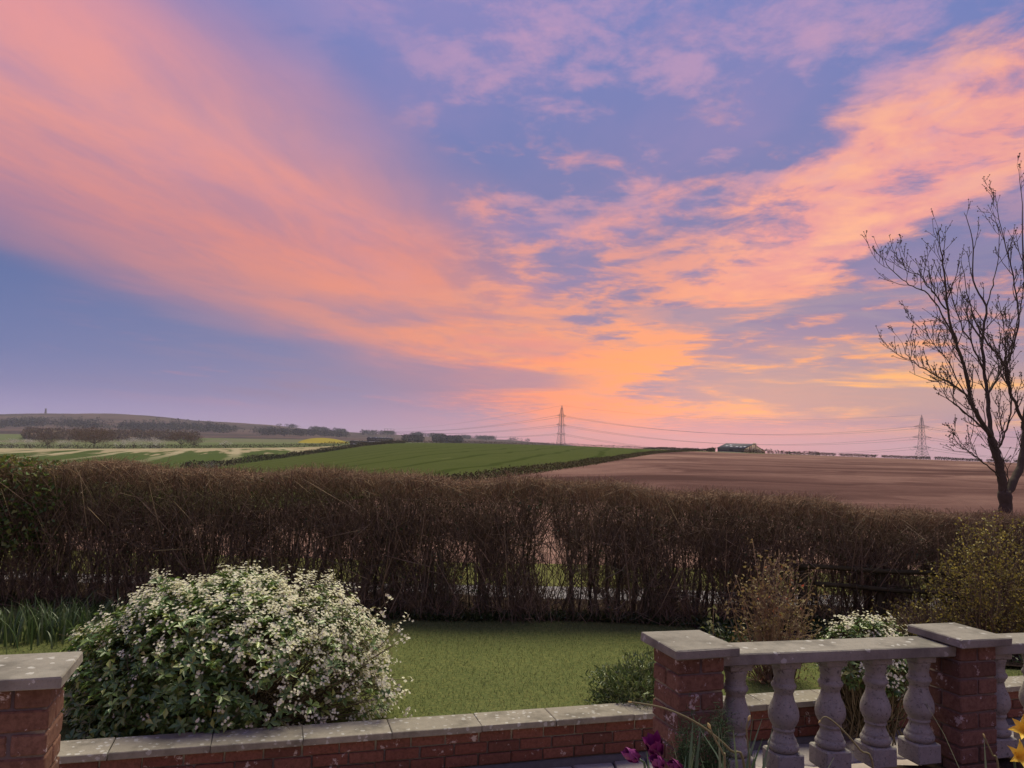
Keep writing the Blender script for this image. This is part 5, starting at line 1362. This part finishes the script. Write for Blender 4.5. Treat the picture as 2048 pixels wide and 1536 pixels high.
def bulb_flower(head, tilt, base, name, label, cat, grp, material, L, Wd, cup, flare, leaves=2, stem_r=0.0035, bend=(0, 0, 0)):
    h = np.array(head); b = np.array(base)
    root = tag(empty(name, tuple(b)), label, cat, grp)
    t = np.array(tilt, float); t /= np.linalg.norm(t)
    pts = [b, b * .6 + h * .4 + np.array(bend), b * .2 + h * .8 + np.array(bend) * .7, h - t * 0.02, h]
    m = MB(); m.poly_tube(pts, [stem_r * 1.2, stem_r, stem_r, stem_r, stem_r], 6); m.obj('stem', M['bulbleaf'], root, True)
    me = petal_mesh(L, Wd, cup, flare, material)
    q = Vector(t).to_track_quat('Z', 'Y').to_matrix().to_4x4()
    for k in range(6):
        o = bpy.data.objects.new('petal', me); col.objects.link(o); o.parent = root
        s_ = 1.0 if k % 2 else 0.93
        o.matrix_basis = Matrix.Translation(Vector(h) - root.location) @ q @ Matrix.Rotation(k * math.pi / 3 + random.uniform(-.1, .1), 4, 'Z') @ Matrix.Rotation(random.uniform(-.10, .06), 4, 'X') @ Matrix.Diagonal((s_, s_, s_, 1))
    for k in range(leaves):
        a = random.uniform(0, 6.28); ml = MB(); V = []; d = np.array([math.cos(a), math.sin(a), 0]); sd_ = np.array([-d[1], d[0], 0]); l = random.uniform(.24, .34)
        for j in range(8):
            u = j / 7; p = b + np.array([0, 0, 1]) * l * (u * 1.15 - .6 * u ** 3) + d * l * .75 * u ** 1.6; w = 0.020 * math.sin(math.pi * (0.12 + 0.88 * u)) + .0008
            V += [p - sd_ * w + [0, 0, w * .35], p, p + sd_ * w + [0, 0, w * .35]]
        ml.put(V, [[3 * j + i, 3 * j + i + 1, 3 * j + i + 4, 3 * j + i + 3] for j in range(7) for i in range(2)]); ml.obj('leaf', M['bulbleaf'], root, True)
Z0 = Z_TERR
TG = 'purple tulips at the foot of the pier'
def tul(px_, py_, d, bx, by, tilt, lab, m_, s_=1.0, fl=0.0):
    h = at(px_, py_, d); b = at(bx, 1560, by); bulb_flower((h.x, h.y, h.z), tilt, (b.x, b.y, Z0), 'tulip', lab, 'tulip', TG, m_, 0.058 * s_, 0.022 * s_, 0.021 * s_, fl)
tul(1316, 1512, 2.22, 1400, 2.25, (-0.35, -0.25, 0.9), 'largest open deep purple tulip, highest of the group', M['tulip'], 1.12, 0.012)
tul(1277, 1518, 2.22, 1380, 2.2, (-0.75, -0.15, 0.45), 'leftmost purple tulip, leaning left', M['tulip2'], 0.85)
tul(1324, 1534, 2.18, 1410, 2.15, (-0.55, -0.35, 0.65), 'mauve purple tulip just below the largest one', M['tulip2'], 0.85)
tul(1362, 1538, 2.18, 1430, 2.2, (-0.7, -0.2, 0.45), 'rightmost small purple tulip among the leaves', M['tulip'], 0.72)
YG = 'yellow flowers at the right corner'
h = at(2034, 1516, 2.3); bulb_flower(tuple(h), (-0.1, -0.75, 0.45), (h.x + .05, h.y + .05, Z0), 'yellow_tulip', 'open yellow flower low in the right corner', 'flower', YG, M['ypetal'], 0.052, 0.012, 0.014, 0.035, 2)
h = at(2052, 1466, 2.35); bulb_flower(tuple(h), (-0.5, -0.5, 0.5), (h.x + .04, h.y + .05, Z0), 'yellow_tulip', 'upper yellow flower cut by the right edge', 'flower', YG, M['ypetal'], 0.052, 0.014, 0.014, 0.03, 2)
# arching leaves
mb = MB()
for k in range(150):
    px_ = rng.uniform(1290, 1480); d = rng.uniform(2.0, 2.45); b = at(px_ + 40, 1580, d)
    strap_clump(mb, (b.x, b.y, Z0), 1, rng.uniform(0.50, 0.64), 0.019, 0.03, 0.34)
tag(mb.obj('bulb_leaves', M['bulbleaf']), 'tangle of arching green bulb leaves around the purple tulips', 'leaves', kind='stuff')
mb = MB()
for k in range(26):
    px_ = rng.uniform(1960, 2090); d = rng.uniform(2.2, 2.5); b = at(px_, 1580, d); strap_clump(mb, (b.x, b.y, Z0), 1, rng.uniform(0.45, 0.66), 0.014, 0.02, 0.6)
tag(mb.obj('bulb_leaves', M['bulbleaf']), 'green bulb leaves under the yellow flowers in the right corner', 'leaves', kind='stuff')
# spent stems
def spent(px_list, ds, label, head=0.008, r=0.0028):
    P = [np.array(at(x, y, d)) for (x, y), d in zip(px_list, ds)]; P.append(np.array([P[-1][0] + .02, P[-1][1], Z0]))
    n = len(P); Q = []
    for k in range(n - 1):
        p0, p1, p2, p3 = P[max(k - 1, 0)], P[k], P[k + 1], P[min(k + 2, n - 1)]
        for t in np.linspace(0, 1, 6)[:-1]: Q.append(0.5 * ((2 * p1) + (-p0 + p2) * t + (2 * p0 - 5 * p1 + 4 * p2 - p3) * t * t + (-p0 + 3 * p1 - 3 * p2 + p3) * t ** 3))
    Q.append(P[-1])
    root = tag(empty('spent_stem', tuple(P[-1])), label, 'stem', 'spent flower stems by the balustrade')
    m = MB(); m.poly_tube(Q, np.linspace(r * .7, r * 1.2, len(Q)), 6); m.obj('stem', M['drystem'], root, True)
    d = P[0] - np.array(Q[1]); d /= np.linalg.norm(d); m = MB(); m.poly_tube([P[0] - d * .002, P[0] + d * head * .5, P[0] + d * head * 1.2, P[0] + d * head * 1.8], [r * .7, head * .5, head * .45, head * .12], 6); m.obj('seed_head', M['seedhead'], root, True)
spent([(1262, 1404), (1330, 1417), (1400, 1450), (1460, 1500), (1490, 1545)], [2.2, 2.2, 2.22, 2.25, 2.28], 'long arching dry stem leaning left across the pier', 0.005, 0.0034)
spent([(1420, 1456), (1430, 1478), (1447, 1510), (1450, 1550)], [2.1] * 4, 'short upright spent stem with papery head before the pier')
spent([(1497, 1440), (1493, 1458), (1497, 1500), (1500, 1550)], [2.25] * 4, 'thin spent stem with yellowish head before the first baluster')
spent([(1640, 1442), (1652, 1434), (1680, 1455), (1720, 1500), (1748, 1545)], [2.4] * 5, 'bent dry stem crossing the middle balusters', 0.005)
spent([(1969, 1474), (1976, 1490), (1985, 1510), (1998, 1550)], [2.4] * 4, 'tiny spent stem at the foot of the right pier', 0.006)
# feathery foliage in front of the pier
c = at(1402, 1500, 2.62); fen = tag(empty('fennel', (c.x, c.y, Z0)), 'dark green feathery foliage against the front of the middle pier', 'plant')
ms = MB(); ml = MB()
for k in range(16):
    b = np.array([c.x + rng.normal(0, .02), c.y, Z0]); e = np.array(at(rng.uniform(1345, 1460), rng.uniform(1432, 1520), 2.62 + rng.uniform(-.05, .05)))
    ms.poly_tube([b, b * .5 + e * .5 + rng.normal(0, .01, 3), e], [.003, .002, .001], 4)
    n = 300; t = rng.uniform(.35, 1.05, (n, 1)); P = b * (1 - t) + e * t + rng.normal(0, .018, (n, 3)); ml.tubes(P, P + rand_dirs(n, .2) * .022, .0010, .0005, 3)
ms.obj('stems', M['fennel'], fen); ml.obj('foliage', M['fennel'], fen)

# ================================================================== the air
hz = bpy.data.materials.new('haze'); hz.use_nodes = True
t = hz.node_tree; t.nodes.clear(); n = NT(t)
vp = n.n('ShaderNodeVolumePrincipled'); vp.inputs['Color'].default_value = (0.80, 0.86, 1.0, 1); vp.inputs['Density'].default_value = 0.00006; vp.inputs['Anisotropy'].default_value = 0.2
t.links.new(vp.outputs[0], n.n('ShaderNodeOutputMaterial').inputs['Volume'])
zlo, zhi = float(_zz.min()) - 1.5, float(_zz.max()) + 40
m = MB(); m.box((0, 3540, (zlo + zhi) / 2), (27200, 7400, zhi - zlo))
tag(m.obj('haze', hz), 'thin violet evening haze over the fields', 'haze', kind='stuff')
